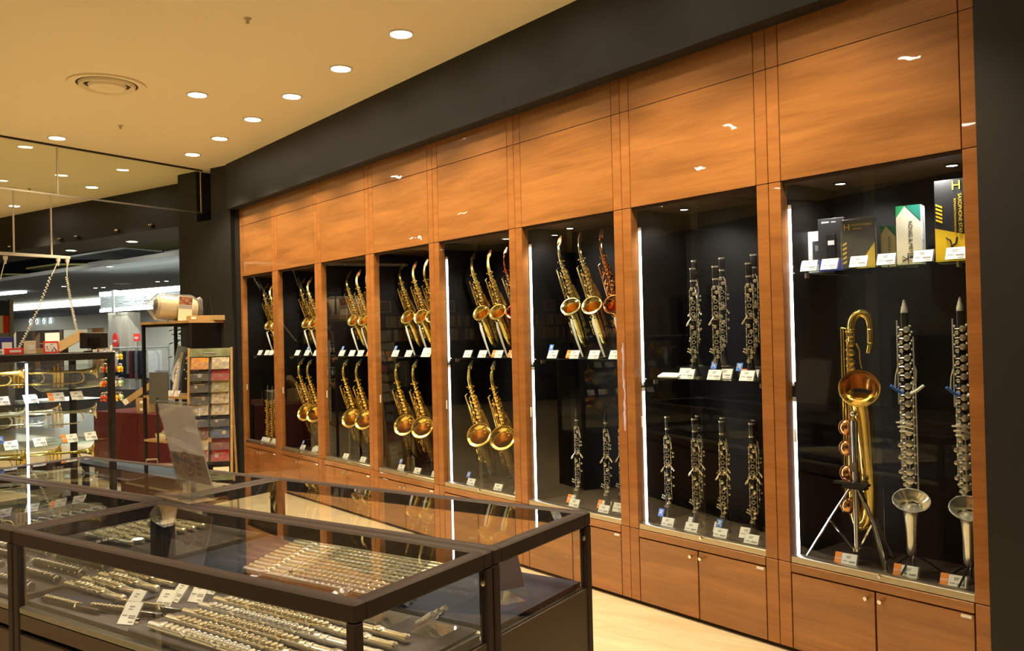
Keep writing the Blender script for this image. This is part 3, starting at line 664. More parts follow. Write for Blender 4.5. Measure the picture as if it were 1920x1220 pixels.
# baritone saxophone on a chrome tripod
t = thing('baritone_saxophone', 'gold baritone saxophone with looped crook on a chrome tripod stand', 'saxophone', MW @ T(-1.917, 0.22, 0.0) @ RZ(math.radians(30)))
P, R = interp([(-0.028, 0.03, 1.38), (-0.028, 0.03, 1.0), (-0.030, 0.03, 0.75), (-0.022, 0.028, 0.60), (0.0, 0.02, 0.555), (0.030, 0.01, 0.60), (0.034, -0.005, 0.75), (0.022, -0.02, 1.0), (0.006, -0.035, 1.13)], [0.014, 0.020, 0.024, 0.027, 0.029, 0.031, 0.034, 0.041, 0.048], 5)
MB().tube(P, R, 18, False).obj('body_tube', GOLD, t)
c = Vector((0.004, -0.038, 1.145)); d = Vector((0, -0.90, 0.46)).normalized(); pts = []; rad = []
for j, r in enumerate((0.048, 0.052, 0.058, 0.067, 0.078, 0.082)): pts.append(c+Vector((0, -0.2, 1)).normalized().lerp(d, j/5).normalized()*0.010*j); rad.append(r)
m = MB().tube(pts, rad, 32, False).ring(pts[-1], d, 0.082, 0.0035, 32, 6); bl = m.obj('bell', GOLD, t)
MB().tube([p+d*0.0015 for p in pts[:4]], [r*0.965 for r in rad[:4]], 32, False).lathe([(0.0, 0), (0.047, 0)], 24, T(0.004, -0.038, 1.146), False).obj('bell_throat', BELLIN, bl)
P, R = interp([(-0.020, 0.03, 1.37), (-0.020, 0.03, 1.44), (-0.008, 0.03, 1.475), (0.020, 0.03, 1.492), (0.048, 0.03, 1.475), (0.058, 0.03, 1.44), (0.058, 0.03, 1.36), (0.048, 0.03, 1.315)], [0.019, 0.019, 0.0195, 0.019, 0.0185, 0.018, 0.017, 0.012], 5)
m = MB().tube(P, R, 14); m.ring((-0.020, 0.03, 1.42), (0, 0, 1), 0.018, 0.003).ring((0.058, 0.03, 1.42), (0, 0, 1), 0.017, 0.003).ring((0.058, 0.03, 1.36), (0, 0, 1), 0.016, 0.003); m.obj('crook', GOLD, t)
m = MB()
for x in (-0.062, -0.052, -0.040): m.rod((x, 0.0, 0.70), (x, 0.0, 1.43), 0.003, 6)
m.rod((-0.062, 0, 1.43), (-0.03, 0.01, 1.425), 0.003)
for z in (1.40, 1.36, 1.32, 1.28, 1.25): m.disc((-0.022, -0.004, z), (0, -1, 0), 0.015, 0.006, 14).ball((-0.04, -0.002, z+0.012), 0.006, 8)
m.tube([(0.0, 0.01, 1.36), (0.012, 0, 1.33), (0.014, 0, 1.28), (0.02, 0, 1.25)], 0.005, 8)
m.obj('keywork', GOLD, t)
m = MB()
for z in (0.99, 0.90, 0.79, 0.645): m.disc((-0.052, -0.005, z), (-0.5, -1, 0), 0.036, 0.008, 18).ball((-0.052, -0.012, z), 0.032, 12, None, (0.9, 0.6, 1.1))
m.obj('low_key_cups', COPPER, t, True, 'large low key cups')
t = thing('instrument_stand', 'folding chrome tripod stand holding the gold baritone saxophone', 'stand', MW @ T(-1.905, 0.155, 0.4065))
MB().tube([(0, 0, 0.06), (0, 0, 0.62)], 0.011, 12).box((-0.016, -0.014, 0.40), (0.016, 0.014, 0.44)).obj('post', CHROME, t)
MB().tube([(-0.012, 0, 0.46), (-0.014, 0, 0.61), (0, 0, 0.645), (0.014, 0, 0.61), (0.012, 0, 0.46)], 0.006, 8).ball((0, 0, 0.65), 0.014, 10).obj('upper_arm', CHROME, t)
MB().box((-0.05, -0.02, 0.325), (0.05, 0.02, 0.34)).box((-0.085, -0.03, 0.345), (0.07, 0.0, 0.355)).obj('rest', BLACKM, t, False)
for a, ln in ((-2.85, 0.215), (-0.35, 0.17), (1.3, 0.2)):
    q = RZ(a); p0 = q @ Vector((0.02, 0, 0.33)); p1 = q @ Vector((0.10, 0, 0.20)); p2 = q @ Vector((ln, 0, 0.006))
    lg = MB().tube([p0, p1, p2], 0.012, 8, True, None, 0.5).obj('leg', CHROME, t)
    MB().tube([q @ Vector((ln*0.55, 0, 0.19)), q @ Vector((0.012, 0, 0.065))], 0.006, 6).obj('brace', CHROME, lg)
    MB().ball(p2, 0.010, 8).obj('rubber_foot', RUBBER, lg)
MB().lathe([(0.011, 0.055), (0.022, 0.057), (0.022, 0.07), (0.011, 0.072)], 12).obj('collar', CHROME, t)

# ------------------------------------------------------------------ price cards
def card_mb(w=0.078, h=0.056, tilt=math.radians(28), printm=None):
    M = RX(-tilt)
    return M
def build_card(w=0.072, h=0.055, new=False, red=False, tilt=28):
    t = thing('price_card', '', 'price card'); M = RX(-math.radians(tilt))
    MB().box((-w/2-0.003, 0, 0.0), (w/2+0.006, 0.0015, h+0.003), T(0, 0.0012, 0) @ M).box((-w/2-0.003, 0.002, 0), (w/2+0.006, 0.035, 0.0015)).obj('acrylic_holder', ACRYL, t, False)
    x0 = -w/2+(0.024 if new else 0)
    c = MB().box((x0, -0.0006, 0.0015), (w/2, 0.0004, h), M).obj('card', PAPER, t, False)
    m = MB(); rd = random.Random(5)
    for z, a, b in ((0.80, 0.3, 0.62), (0.68, 0.3, 0.56), (0.40, 0.08, 0.40), (0.40, 0.5, 0.92), (0.32, 0.5, 0.92), (0.14, 0.62, 0.92)):
        ww = w/2-x0; m.box((x0+ww*a, -0.0012, h*z-0.0018), (x0+ww*b, -0.0007, h*z+0.0018), M)
    m.obj('print', INKR if red else INK, c, False)
    if new:
        n = MB().box((-w/2-0.006, -0.0008, 0.006), (x0-0.001, 0.0004, h+0.002), M).obj('new_flag', ORANGE, t, False, 'orange flag reading NEW')
        text_mb('NEW', 0.0125, M @ T((-w/2-0.006+x0)/2, -0.0012, h*0.55) @ FRONT, MB()).obj('lettering', PAPER, n, False)
    return t
CARD = Proto(lambda: build_card()); CARDN = Proto(lambda: build_card(0.088, 0.055, True)); CARDR = Proto(lambda: build_card(red=True)); CARDL = Proto(lambda: build_card(0.10, 0.075)); CARDP = Proto(lambda: build_card(0.058, 0.072, tilt=42))
def build_tag():
    t = thing('promo_tag', '', 'tag'); M = RX(-math.radians(25))
    b = MB().box((-0.016, -0.0006, 0), (0.016, 0.0006, 0.042), M).obj('tag_face', BLUET, t, False)
    m = MB()
    for pts in ([(-0.011, 0.030), (-0.004, 0.033), (0.004, 0.030)], [(0.0, 0.036), (-0.003, 0.022), (-0.010, 0.010)], [(-0.010, 0.020), (0.008, 0.023)], [(0.000, 0.022), (0.010, 0.009)], [(0.006, 0.032), (0.010, 0.026)]):
        m.tube([(x, -0.0012, z) for x, z in pts], 0.0017, 5, True, M)
    m.obj('white_mark', PAPER, b, False)
    MB().rod((0, 0.004, -0.02), (0, 0.004, 0.004), 0.001).obj('clip', STEEL, t)
    return t
BTAG = Proto(build_tag)
# (cabinet, level, x, y, kind)
cards = []
def C_(c, lev, items):
    for it in items: cards.append((c, lev)+it)
C_(7, 's', [(-2.067, .095, 'c'), (-1.969, .095, 'c'), (-1.835, .095, 'c'), (-1.715, .095, 'c'), (-1.563, .095, 'c'), (-1.437, .095, 'c')])
C_(7, 'f', [(-1.925, .09, 'n'), (-1.665, .09, 'n'), (-1.478, .09, 'n')])
C_(6, 's', [(-2.762, .09, 'c'), (-2.596, .09, 'c'), (-2.406, .09, 'c'), (-2.86, .19, 'c'), (-2.605, .19, 'c'), (-2.46, .19, 'n'), (-2.655, .17, 'b'), (-2.470, .125, 'b')])
C_(6, 'f', [(-2.921, .09, 'c'), (-2.765, .09, 'c'), (-2.586, .09, 'c'), (-2.406, .09, 'c'), (-2.828, .19, 'c'), (-2.661, .19, 'c'), (-2.504, .19, 'c'), (-2.99, .125, 'b'), (-2.62, .135, 'b')])
C_(5, 's', [(-3.790, .09, 'c'), (-3.61, .09, 'n'), (-3.435, .09, 'c'), (-3.271, .09, 'c'), (-3.84, .13, 'b')])
C_(5, 'f', [(-3.632, .09, 'c'), (-3.72, .17, 'n'), (-3.388, .09, 'c'), (-3.47, .18, 'n'), (-3.37, .19, 'c'), (-3.19, .09, 'n')])
C_(4, 's', [(-4.66, .09, 'c'), (-4.493, .09, 'c'), (-4.33, .09, 'n'), (-4.16, .09, 'n')])
C_(4, 'f', [(-4.657, .09, 'c'), (-4.359, .09, 'c'), (-4.143, .09, 'c'), (-4.73, .13, 'b')])
C_(3, 's', [(-5.609, .09, 'c'), (-5.416, .09, 'c'), (-5.174, .09, 'l'), (-5.66, .13, 'b')])
C_(3, 'f', [(-5.562, .09, 'c'), (-5.334, .09, 'c'), (-5.097, .09, 'c'), (-5.62, .13, 'b')])
C_(2, 's', [(-6.481, .09, 'c'), (-6.302, .09, 'c'), (-6.156, .09, 'r'), (-5.99, .09, 'n'), (-6.53, .13, 'b')])
C_(2, 'f', [(-6.452, .09, 'c'), (-6.156, .09, 'c'), (-5.971, .09, 'c')])
C_(1, 's', [(-7.357, .09, 'c'), (-7.153, .09, 'c'), (-6.968, .09, 'c'), (-7.205, .13, 'b')])
C_(1, 'f', [(-7.288, .09, 'c'), (-7.109, .14, 'c'), (-7.044, .09, 'c'), (-6.95, .13, 'c'), (-7.35, .13, 'b')])
C_(0, 's', [(-8.236, .09, 'c'), (-8.062, .09, 'c'), (-7.95, .09, 'c')])
C_(0, 'f', [(-8.19, .09, 'c'), (-8.09, .09, 'c'), (-7.98, .11, 'c'), (-7.89, .09, 'c')])
ords = ['first', 'second', 'third', 'fourth', 'fifth', 'sixth', 'seventh']
from collections import defaultdict
grp = defaultdict(list)
for it in cards: grp[(it[0], it[1], it[4] == 'b')].append(it)
for (c, lev, isb), L in grp.items():
    L.sort(key=lambda q: q[2])
    for j, (c, lev, x, y, k) in enumerate(L):
        z = shelfz[c]+0.0005 if lev == 's' else ZB+0.0085
        where = (UPL[c] if lev == 's' else FLL[c])[4:]
        M = MW @ T(x, y, z) @ RZ(math.radians(8))
        if isb:
            nm = (('left ', 'right ')[j] if len(L) > 1 else '')+'blue tag with white mark, on the '+where
            BTAG.put(M @ T(0, 0, 0.045 if y < 0.15 else 0.05), nm, 'blue tags in the cabinets')
        else:
            pr = dict(c=CARD, l=CARDL, n=CARDN, r=CARDR)[k]; a = dict(c='white price card', l='large white price card', n='price card with orange NEW flag', r='red-printed price card')[k]
            pr.put(M, '%s, %s on the %s' % (a, ords[j], where.replace(' beside the black column', ' by the column').replace('from the column', 'from column')), 'price cards in the cabinets')

# ------------------------------------------------------------------ boxes on the top shelf of the right cabinet
ZS8 = 1.6855
def pbox(name, label, cat, x, y, w, d, h, rot, faces, base=BOXBLACK):
    t = thing(name, label, cat, MW @ T(x, y, ZS8) @ RZ(rot))
    MB().bbox((-w/2, 0, 0), (w/2, d, h), 0.001).obj('carton', base, t, False)
    return t
def art(t, mb, name, m, label=None): return mb.obj(name, m, t, False, label)
t = pbox('product_box', 'white box with a small recorder picture, far left on the top shelf', 'box', -2.095, 0.24, 0.10, 0.06, 0.19, 0.25, None, PAPER)
art(t, MB().box((-0.03, -0.001, 0.04), (0.03, 0, 0.145)), 'device_picture', BOXBLACK); art(t, MB().box((-0.018, -0.002, 0.10), (0.018, -0.001, 0.125)), 'screen_picture', GREYP)
t = pbox('product_box', 'black and blue audio recorder box with a device picture on the top shelf', 'box', -2.006, 0.19, 0.115, 0.05, 0.235, 0.22, None)
art(t, MB().box((-0.0575, -0.001, 0.0), (0.0575, 0, 0.05)), 'blue_band', NAVYP); art(t, MB().bbox((-0.020, -0.003, 0.055), (0.020, -0.001, 0.165), 0.002), 'device_picture', BLACKM)
art(t, MB().box((-0.014, -0.004, 0.115), (0.014, -0.003, 0.135)), 'screen_picture', PAPER)
art(t, text_mb('ZOOM', 0.011, T(-0.025, -0.001, 0.218) @ FRONT, text_mb('H1n', 0.011, T(0.012, -0.001, 0.218) @ FRONT, MB())), 'lettering', PAPER)
t = pbox('blister_pack', 'yellow and black flute stand pack leaning on the top shelf', 'box', -1.868, 0.17, 0.135, 0.03, 0.215, 0.20, None)
art(t, MB().prism([(-0.01, 0), (0.0675, 0), (0.0675, 0.11)], -0.001, 0), 'yellow_corner', YELLOW)
m = MB()
for z in (0.02, 0.04, 0.06, 0.08, 0.10): m.prism([(-0.066, z), (-0.050, z+0.008), (-0.050, z+0.018), (-0.066, z+0.010)], -0.001, 0)
art(t, m, 'hazard_stripes', YELLOW)
art(t, text_mb('FLUTE STAND', 0.0135, T(0.014, -0.0015, 0.188) @ FRONT, text_mb('H', 0.040, T(-0.048, -0.0015, 0.180) @ FRONT, text_mb('WOOD', 0.011, T(-0.004, -0.0015, 0.172) @ FRONT, MB()))), 'lettering', YELLOW)
MB().box((-0.07, -0.018, 0.0), (0.07, -0.0165, 0.22)).box((-0.07, -0.018, 0.0), (-0.0685, 0.0, 0.22)).obj('clear_cover', ACRYL, t, False)
def km(x, y, w, h, rot, lb, txt=True):
    t = pbox('product_box', lb, 'box', x, y, w, 0.075, h, rot, None, CREAMP)
    art(t, MB().prism([(-w/2, h), (-w/2, h*0.80), (-w*0.12, h)], -0.001, 0), 'green_corner', GREENP)
    art(t, MB().prism([(-w*0.12, h), (w*0.5, h*0.72), (w*0.5, h)], -0.001, 0), 'dark_green_corner', DGREENP)
    art(t, text_mb('KÖNIG & MEYER', 0.020*h/0.235, T(w*0.08, -0.0015, h*0.42) @ RY(PI/2) @ FRONT, MB()), 'lettering', BOXBLACK)
    m = MB()
    for a in (0.3, 1.5, 2.6, 3.6, 4.8, 5.7): m.rod((-w*0.05, -0.001, h*0.11), (-w*0.05+0.022*math.cos(a), -0.001, h*0.11+0.022*math.sin(a)), 0.0015, 4)
    art(t, m, 'stand_picture', BOXBLACK)
    return t
km(-1.762, 0.22, 0.06, 0.175, 0.20, 'small white and green stand box behind the flute stand pack')
km(-1.735, 0.31, 0.07, 0.17, 0.20, 'white and green box with a dark window, left of the tallest green box')
t = km(-1.655, 0.18, 0.095, 0.245, 0.22, 'tall white and green instrument stand box in the middle of the top shelf')
art(t, MB().box((0.0476, 0.0, 0.0), (0.0485, 0.072, 0.235)), 'side_panel', PAPER); art(t, MB().tube([(0.0495, 0.03, 0.10), (0.0495, 0.036, 0.15), (0.0495, 0.03, 0.2)], 0.004, 6).ball((0.0495, 0.034, 0.12), 0.008, 6, None, (0.3, 1, 1)), 'stand_picture', GREYP)
km(-1.545, 0.29, 0.08, 0.235, 0.20, 'white and green box tucked behind the black and yellow saxophone stand box')
t = pbox('product_box', 'tall black and yellow saxophone stand box at the right end of the top shelf', 'box', -1.468, 0.18, 0.15, 0.09, 0.325, 0.15, None)
w, h = 0.15, 0.325
art(t, MB().prism([(-w/2, 0), (w/2, 0), (w/2, 0.09), (-w/2, 0.135)], -0.001, 0), 'yellow_base', YELLOW)
m = MB()
for z in (0.165, 0.180, 0.195, 0.210, 0.225): m.prism([(-w/2+0.004, z), (-w/2+0.028, z-0.012), (-w/2+0.028, z-0.004), (-w/2+0.004, z+0.008)], -0.001, 0)
art(t, m, 'hazard_stripes', YELLOW)
art(t, text_mb('SAXOPHONE STAND', 0.0185, T(0.018, -0.0015, 0.178) @ RY(PI/2) @ FRONT, text_mb('H', 0.050, T(0.006, -0.0015, 0.298) @ FRONT, text_mb('SOPRANO/TENOR/BARITONE', 0.0105, T(0.000, -0.0015, 0.178) @ RY(PI/2) @ FRONT, MB()))), 'lettering', YELLOW)
art(t, MB().tube([(-0.035, -0.002, 0.095), (-0.02, -0.002, 0.085), (-0.012, -0.002, 0.055), (0.0, -0.002, 0.04)], 0.003, 6).tube([(-0.02, -0.002, 0.06), (0.0, -0.002, 0.07), (0.005, -0.002, 0.095)], 0.003, 6), 'stand_picture', BOXBLACK)
art(t, MB().disc((0.05, -0.001, 0.055), (0, -1, 0), 0.014, 0.002, 16), 'round_badge', ORANGE)
t = pbox('product_box', 'black box standing behind the saxophone stand box, taller, at the right end', 'box', -1.43, 0.31, 0.12, 0.08, 0.345, 0.15, None)
art(t, text_mb('H', 0.06, T(0.02, -0.0015, 0.335) @ FRONT, MB()), 'lettering', YELLOW)
single('notice_pad', MB().bbox((-0.075, 0, 0), (0.055, 0.05, 0.012), 0.003), PAPER, 'white and red notice pad lying at the left end of the clarinet shelf', 'notice', MW @ T(-2.88, 0.09, 1.188) @ RX(0.35))

# ------------------------------------------------------------------ glass counters
ZC = 0.827
def counter(label, x0, x1, y0, y1, floor_m, sides):
    """sides: subset of 'FBLR' whose pane is built"""
    t = thing('display_counter', label, 'display case', MC @ T((x0+x1)/2, (y0+y1)/2, 0), 'glass-topped display counters')
    hx, hy = (x1-x0)/2-0.001, (y1-y0)/2-0.001
    f = 0.042; ztb = ZC-0.048
    m = MB(); m.bbox((-hx, -hy, ztb), (hx, -hy+f, ZC), 0.005).bbox((-hx, hy-f, ztb), (hx, hy, ZC), 0.005)
    m.bbox((-hx, -hy+f-0.004, ztb), (-hx+f, hy-f+0.004, ZC-0.0002), 0.005).bbox((hx-f, -hy+f-0.004, ztb), (hx, hy-f+0.004, ZC-0.0002), 0.005); m.obj('top_frame', BRONZE, t)
    MB().box((-hx+f-0.006, -hy+f-0.006, ZC-0.009), (hx-f+0.006, hy-f+0.006, ZC-0.003)).obj('top_glass', GLASS, t, False)
    for sx in (-1, 1):
        for sy in (-1, 1):
            MB().bbox((sx*hx-(0.03 if sx > 0 else 0), sy*hy-(0.03 if sy > 0 else 0), 0.0), (sx*hx+(0.03 if sx < 0 else 0), sy*hy+(0.03 if sy < 0 else 0), ztb+0.001), 0.003).obj('corner_post', BRONZE, t)
    g = 0.012
    if 'F' in sides:
        MB().box((-hx+0.03, -hy+g, 0.573), (0.02, -hy+g+0.005, ztb+0.005)).obj('glass_pane', GLASS, t, False)
        MB().box((-0.02, -hy+g+0.009, 0.573), (hx-0.03, -hy+g+0.014, ztb+0.005)).obj('glass_pane', GLASS, t, False)
        MB().bbox((-hx+0.03, -hy+0.003, 0.555), (hx-0.03, -hy+0.028, 0.577), 0.003).obj('slide_rail', RAILM, t)
        MB().tube([(-0.05, -hy+g, 0.655), (-0.05, -hy+g, 0.6551), (-0.05, -hy-0.008, 0.655), (-0.05, -hy-0.012, 0.655)], [0.004, 0.011, 0.011, 0.008], 14).ball((-0.05, -hy-0.014, 0.655), 0.008, 8).obj('lock', CHROME, t)
    if 'B' in sides:
        MB().box((-hx+0.03, hy-g-0.005, 0.573), (hx-0.03, hy-g, ztb+0.005)).obj('glass_pane', GLASS, t, False)
        MB().bbox((-hx+0.03, hy-0.028, 0.555), (hx-0.03, hy-0.003, 0.577), 0.003).obj('slide_rail', RAILM, t)
    for s, ch in ((-1, 'L'), (1, 'R')):
        if ch in sides:
            a, b = sorted((s*(hx-g), s*(hx-g-0.005)))
            MB().box((a, -hy+0.03, 0.573), (b, hy-0.03, ztb+0.005)).obj('glass_pane', GLASS, t, False)
            if ch == 'R':
                MB().disc((s*(hx+0.001)-0.001, hy-0.05, 0.745), (1, 0, 0), 0.008, 0.004, 14).obj('screw_cap', STEEL, t)
    # body
    MB().box((-hx+0.012, -hy+0.028, 0.10), (hx-0.012, hy-0.028, 0.573)).obj('cabinet_body', BLACKM, t, False)
    for sy in (-1, 1):
        m = MB()
        for z0, z1 in ((0.09, 0.485), (0.505, 0.553)):
            ya, yb_ = sorted((sy*(hy-0.004), sy*(hy-0.024)))
            m.box((-hx+0.032, ya, z0), (hx-0.032, yb_, z1))
        m.obj('front_panel' if sy < 0 else 'back_panel', BRONZEP, t, False)
    for s in (-1, 1):
        a, b = sorted((s*(hx-0.004), s*(hx-0.022)))
        MB().box((a, -hy+0.032, 0.09), (b, hy-0.032, 0.571)).obj('side_panel', BRONZEP, t, False)
    MB().box((-hx+0.01, -hy+0.01, 0.0), (hx-0.01, hy-0.01, 0.09)).obj('plinth', BLACKM, t, False)
    MB().box((-hx+0.03, -hy+0.03, 0.572), (hx-0.03, hy-0.03, 0.590)).obj('display_floor', floor_m, t, False)
    MB().box((-hx+0.05, -hy+0.026, ztb-0.006), (hx-0.05, -hy+0.036, ztb-0.0005)).obj('light_strip', LEDC, t, False)
    MB().box((-hx+0.05, -hy+0.0365, ztb-0.012), (hx-0.05, -hy+0.040, ztb-0.0005)).obj('strip_shield', BRONZE, t, False)  # added shield that keeps the strip out of the cabinet reflections
    return t
counter('glass counter at the front full of silver flutes', -1.56, 0.0, -0.556, -0.002, TAUPE, 'FBLR')
counter('nearly empty glass counter with navy cloth behind the flute counter', -1.56, 0.0, 0.002, 0.582, NAVY, 'FBLR')
counter('glass counter cut by the left edge in front, beside the flute counter', -3.12, -1.566, -0.556, -0.002, TAUPE, 'FBLR')
counter('glass counter at the back left below the trumpet case', -3.12, -1.566, 0.002, 0.582, MATS['dark_brown_cloth'], 'FBLR')

# ------------------------------------------------------------------ flutes
def build_flute(m1=SILVG, L=0.78):
    t = thing('flute', '', 'flute')             # axis along x, head crown at +x
    r = 0.0115
    MB().tube([(-L/2, 0, 0), (L*0.20, 0, 0)], r, 16).obj('body_tube', m1, t)
    h = MB().tube([(L*0.20, 0, 0), (L*0.20, 0, 0), (L/2-0.022, 0, 0)], [r*1.12, r*1.12, r*0.98], 16).tube([(L/2-0.022, 0, 0), (L/2-0.022, 0, 0), (L/2-0.006, 0, 0), (L/2, 0, 0)], [r*0.98, r*1.15, r*1.15, r*0.7], 16)
    for x in (0.20, 0.235): h.tube([(L*x-0.004, 0, 0), (L*x+0.004, 0, 0)], r*1.28, 16)
    hd = h.obj('head_joint', m1, t)
    MB().ball((L/2-0.115, 0, r*0.85), 0.02, 14, None, (1.1, 0.75, 0.28)).ring((L/2-0.115, 0, r*1.22), (0, 0, 1), 0.006, 0.0022, 12, 6).obj('lip_plate', m1, hd)
    m = MB(); x = L*0.155; j = 0
    while x > -L/2+0.05:
        rr = 0.0095 if j < 3 else 0.0115
        off = -0.003
        m.disc((x, off, r+0.0055), (0, -0.15, 1), rr, 0.004, 14)
        if 2 < j < 13: m.ring((x, off, r+0.0085), (0, -0.15, 1), rr*0.78, 0.0016, 12, 5)
        m.rod((x, off, r+0.006), (x, 0.013, r*0.6), 0.0022, 5)
        x -= 2*rr+0.0035; j += 1
    m.rod((L*0.17, 0.0135, r*0.55), (-L/2+0.03, 0.0135, r*0.55), 0.0022, 6)
    for k in range(12): m.ball((L*0.16-k*0.044, 0.0135, r*0.55), 0.0038, 6)
    for x in (L*0.05, -L*0.12, -L*0.3): m.tube([(x, 0.0, r+0.004), (x+0.01, -0.014, r*0.9), (x+0.035, -0.017, r*0.4)], [0.002, 0.0035, 0.0045], 6)
    m.obj('keywork', m1, t)
    return t
FL = Proto(lambda: build_flute()); FL2 = Proto(lambda: build_flute(SILVER))
FPOS = []
ys = [-0.512, -0.450, -0.388, -0.326, -0.264, -0.202, -0.140, -0.078]
rown = ['nearest the front glass', 'second from the front glass', 'third from the front glass', 'fourth from the front glass', 'fifth from the front glass', 'sixth from the front glass', 'seventh from the front glass', 'at the back']
ZFL = 0.616
single('display_board', MB().bbox((-0.46, -0.255, 0), (0.44, 0.255, 0.012), 0.004), TAUPE, 'taupe padded board carrying the right-hand flutes in the front counter', 'display board', MC @ T(-0.485, -0.277, 0.5905))
single('display_board', MB().bbox((-0.17, -0.22, 0), (0.17, 0.22, 0.012), 0.004), NAVY, 'navy padded board under the left-hand flutes in the front counter', 'display board', MC @ T(-1.34, -0.255, 0.5905))
for j, y in enumerate(ys[:6]):
    (FL if j % 3 else FL2).put(MC @ T(-0.485-0.008*j, y, ZFL) @ RZ(math.radians(-1.5)), 'silver flute in the right half of the front counter, %s' % rown[j], 'flutes in the right half of the front counter')
def build_short():
    return build_flute(SILVG, 0.34)
FLS = Proto(build_short)
for j, y in enumerate((-0.40, -0.34, -0.28, -0.22, -0.16, -0.10)):
    FLS.put(MC @ T(-1.345-0.0*j, y, ZFL) @ RZ(math.radians(0)), 'short silver flute in the left half of the front counter, %s row' % ords[j], 'short flutes in the left half of the front counter')
# black piccolos near the front glass
def build_picc():
    t = thing('piccolo', '', 'piccolo'); L = 0.30
    MB().tube([(-L/2, 0, 0), (L/2-0.012, 0, 0), (L/2, 0, 0)], [0.009, 0.0095, 0.007], 14).obj('body', EBONY, t)
    m = MB()
    for k in range(11): m.disc((-L/2+0.02+k*0.0165, 0, 0.013), (0, 0, 1), 0.0075, 0.004, 10).ball((-L/2+0.026+k*0.0165, 0.01, 0.008), 0.0035, 6)
    m.rod((-L/2+0.01, 0.010, 0.009), (0.05, 0.010, 0.009), 0.002); m.tube([(0.03, 0.0, 0.012), (0.045, -0.012, 0.010), (0.055, -0.02, 0.004)], [0.002, 0.003, 0.004], 6)
    m.obj('keywork', SILVG, t)
    return t
PIC = Proto(build_picc)
for j, (x, y, a) in enumerate(((-1.32, -0.495, 0.05), (-1.10, -0.445, 0.22), (-1.06, -0.38, 0.20))):
    PIC.put(MC @ T(x, y, 0.6), 'black piccolo with silver keys behind the front glass, %s one' % ('left', 'middle', 'right')[j], 'piccolos in the front counter') if False else PIC.put(MC @ T(x, y, 0.602 if j else 0.601) @ RZ(a), 'black piccolo with silver keys behind the front glass, %s one' % ('front left', 'middle', 'rear right')[j], 'piccolos in the front counter')
# cards in the front counter
tg = [(-1.01, -0.50, 0.3), (-1.12, -0.42, 0.1), (-1.03, -0.37, 0.25), (-1.08, -0.29, -0.1), (-1.01, -0.26, 0.2), (-1.05, -0.18, 0.1)]
for j, (x, y, a) in enumerate(tg):
    CARDP.put(MC @ T(x, y, 0.5910) @ RZ(a), 'price card by the feet of the front counter flutes, %s from the front glass' % ords[j], 'price cards in the front counter')
# clear display wedges at the right end
def build_wedge():
    t = thing('acrylic_stand', '', 'display stand')
    MB().prism([(-0.07, 0), (0.07, 0), (0.07, 0.003), (-0.03, 0.003), (0.05, 0.055), (0.048, 0.057), (-0.07, 0.004)], -0.05, 0.05).obj('folded_sheet', ACRYL, t, False)
    m = MB()
    for q in range(3): m.tube([(-0.02, -0.03+q*0.03, 0.022), (0.035, -0.03+q*0.03, 0.058)], 0.009, 10)
    m.obj('head_joint', SILVER, t)
    return t
# row of small black instruments with silver fittings in the left counters
def build_kit(L=0.34):
    t = thing('clarinet_joint', '', 'clarinet joint')
    MB().tube([(-L/2, 0, 0), (L/2, 0, 0)], 0.012, 12).obj('tube', EBONY, t)
    m = MB()
    for k in range(12): m.disc((-L/2+0.03+k*0.025, 0, 0.014), (0, 0, 1), 0.008, 0.004, 10).ball((-L/2+0.035+k*0.025, 0.013, 0.006), 0.004, 6)
    m.tube([(-L/2, 0, 0), (-L/2+0.01, 0, 0)], 0.014, 12).tube([(L/2-0.01, 0, 0), (L/2, 0, 0)], 0.014, 12)
    m.obj('keywork', SILVER, t); return t
KIT = Proto(build_kit)
bw = ['nearest the dividing frame', 'second from the dividing frame', 'third from the dividing frame', 'fourth from the dividing frame', 'fifth from the dividing frame', 'sixth from the dividing frame', 'seventh from the dividing frame', 'eighth from the dividing frame', 'ninth from the dividing frame', 'tenth from the dividing frame', 'eleventh from the dividing frame', 'twelfth from the dividing frame', 'at the far glass']
for j in range(13):
    (FL if j % 2 else FL2).put(MC @ T(-0.76-0.014*j, 0.052+0.036*j, 0.6045) @ RZ(PI), 'flute in the middle of the second counter row, %s' % bw[j], 'flutes in the counter behind the front one')
for j in range(9):
    FLS.put(MC @ T(-2.06, 0.075+0.050*j, 0.6045), 'short silver flute in the back left counter, %s' % bw[j], 'short flutes in the back left counter')
for j in range(9):
    KIT.put(MC @ T(-2.56, 0.075+0.052*j, 0.606), 'black clarinet joint in the back left counter, %s' % bw[j], 'clarinet joints in the back left counter')
WDG = Proto(build_wedge)
for j, (x, y) in enumerate(((-0.16, -0.095), (-0.34, -0.095), (-0.54, -0.095))):
    WDG.put(MC @ T(x, y, 0.603), 'clear sloped stand with silver head joints in the front counter, %s' % ('right', 'middle', 'left')[j], 'head joint stands in the front counter')
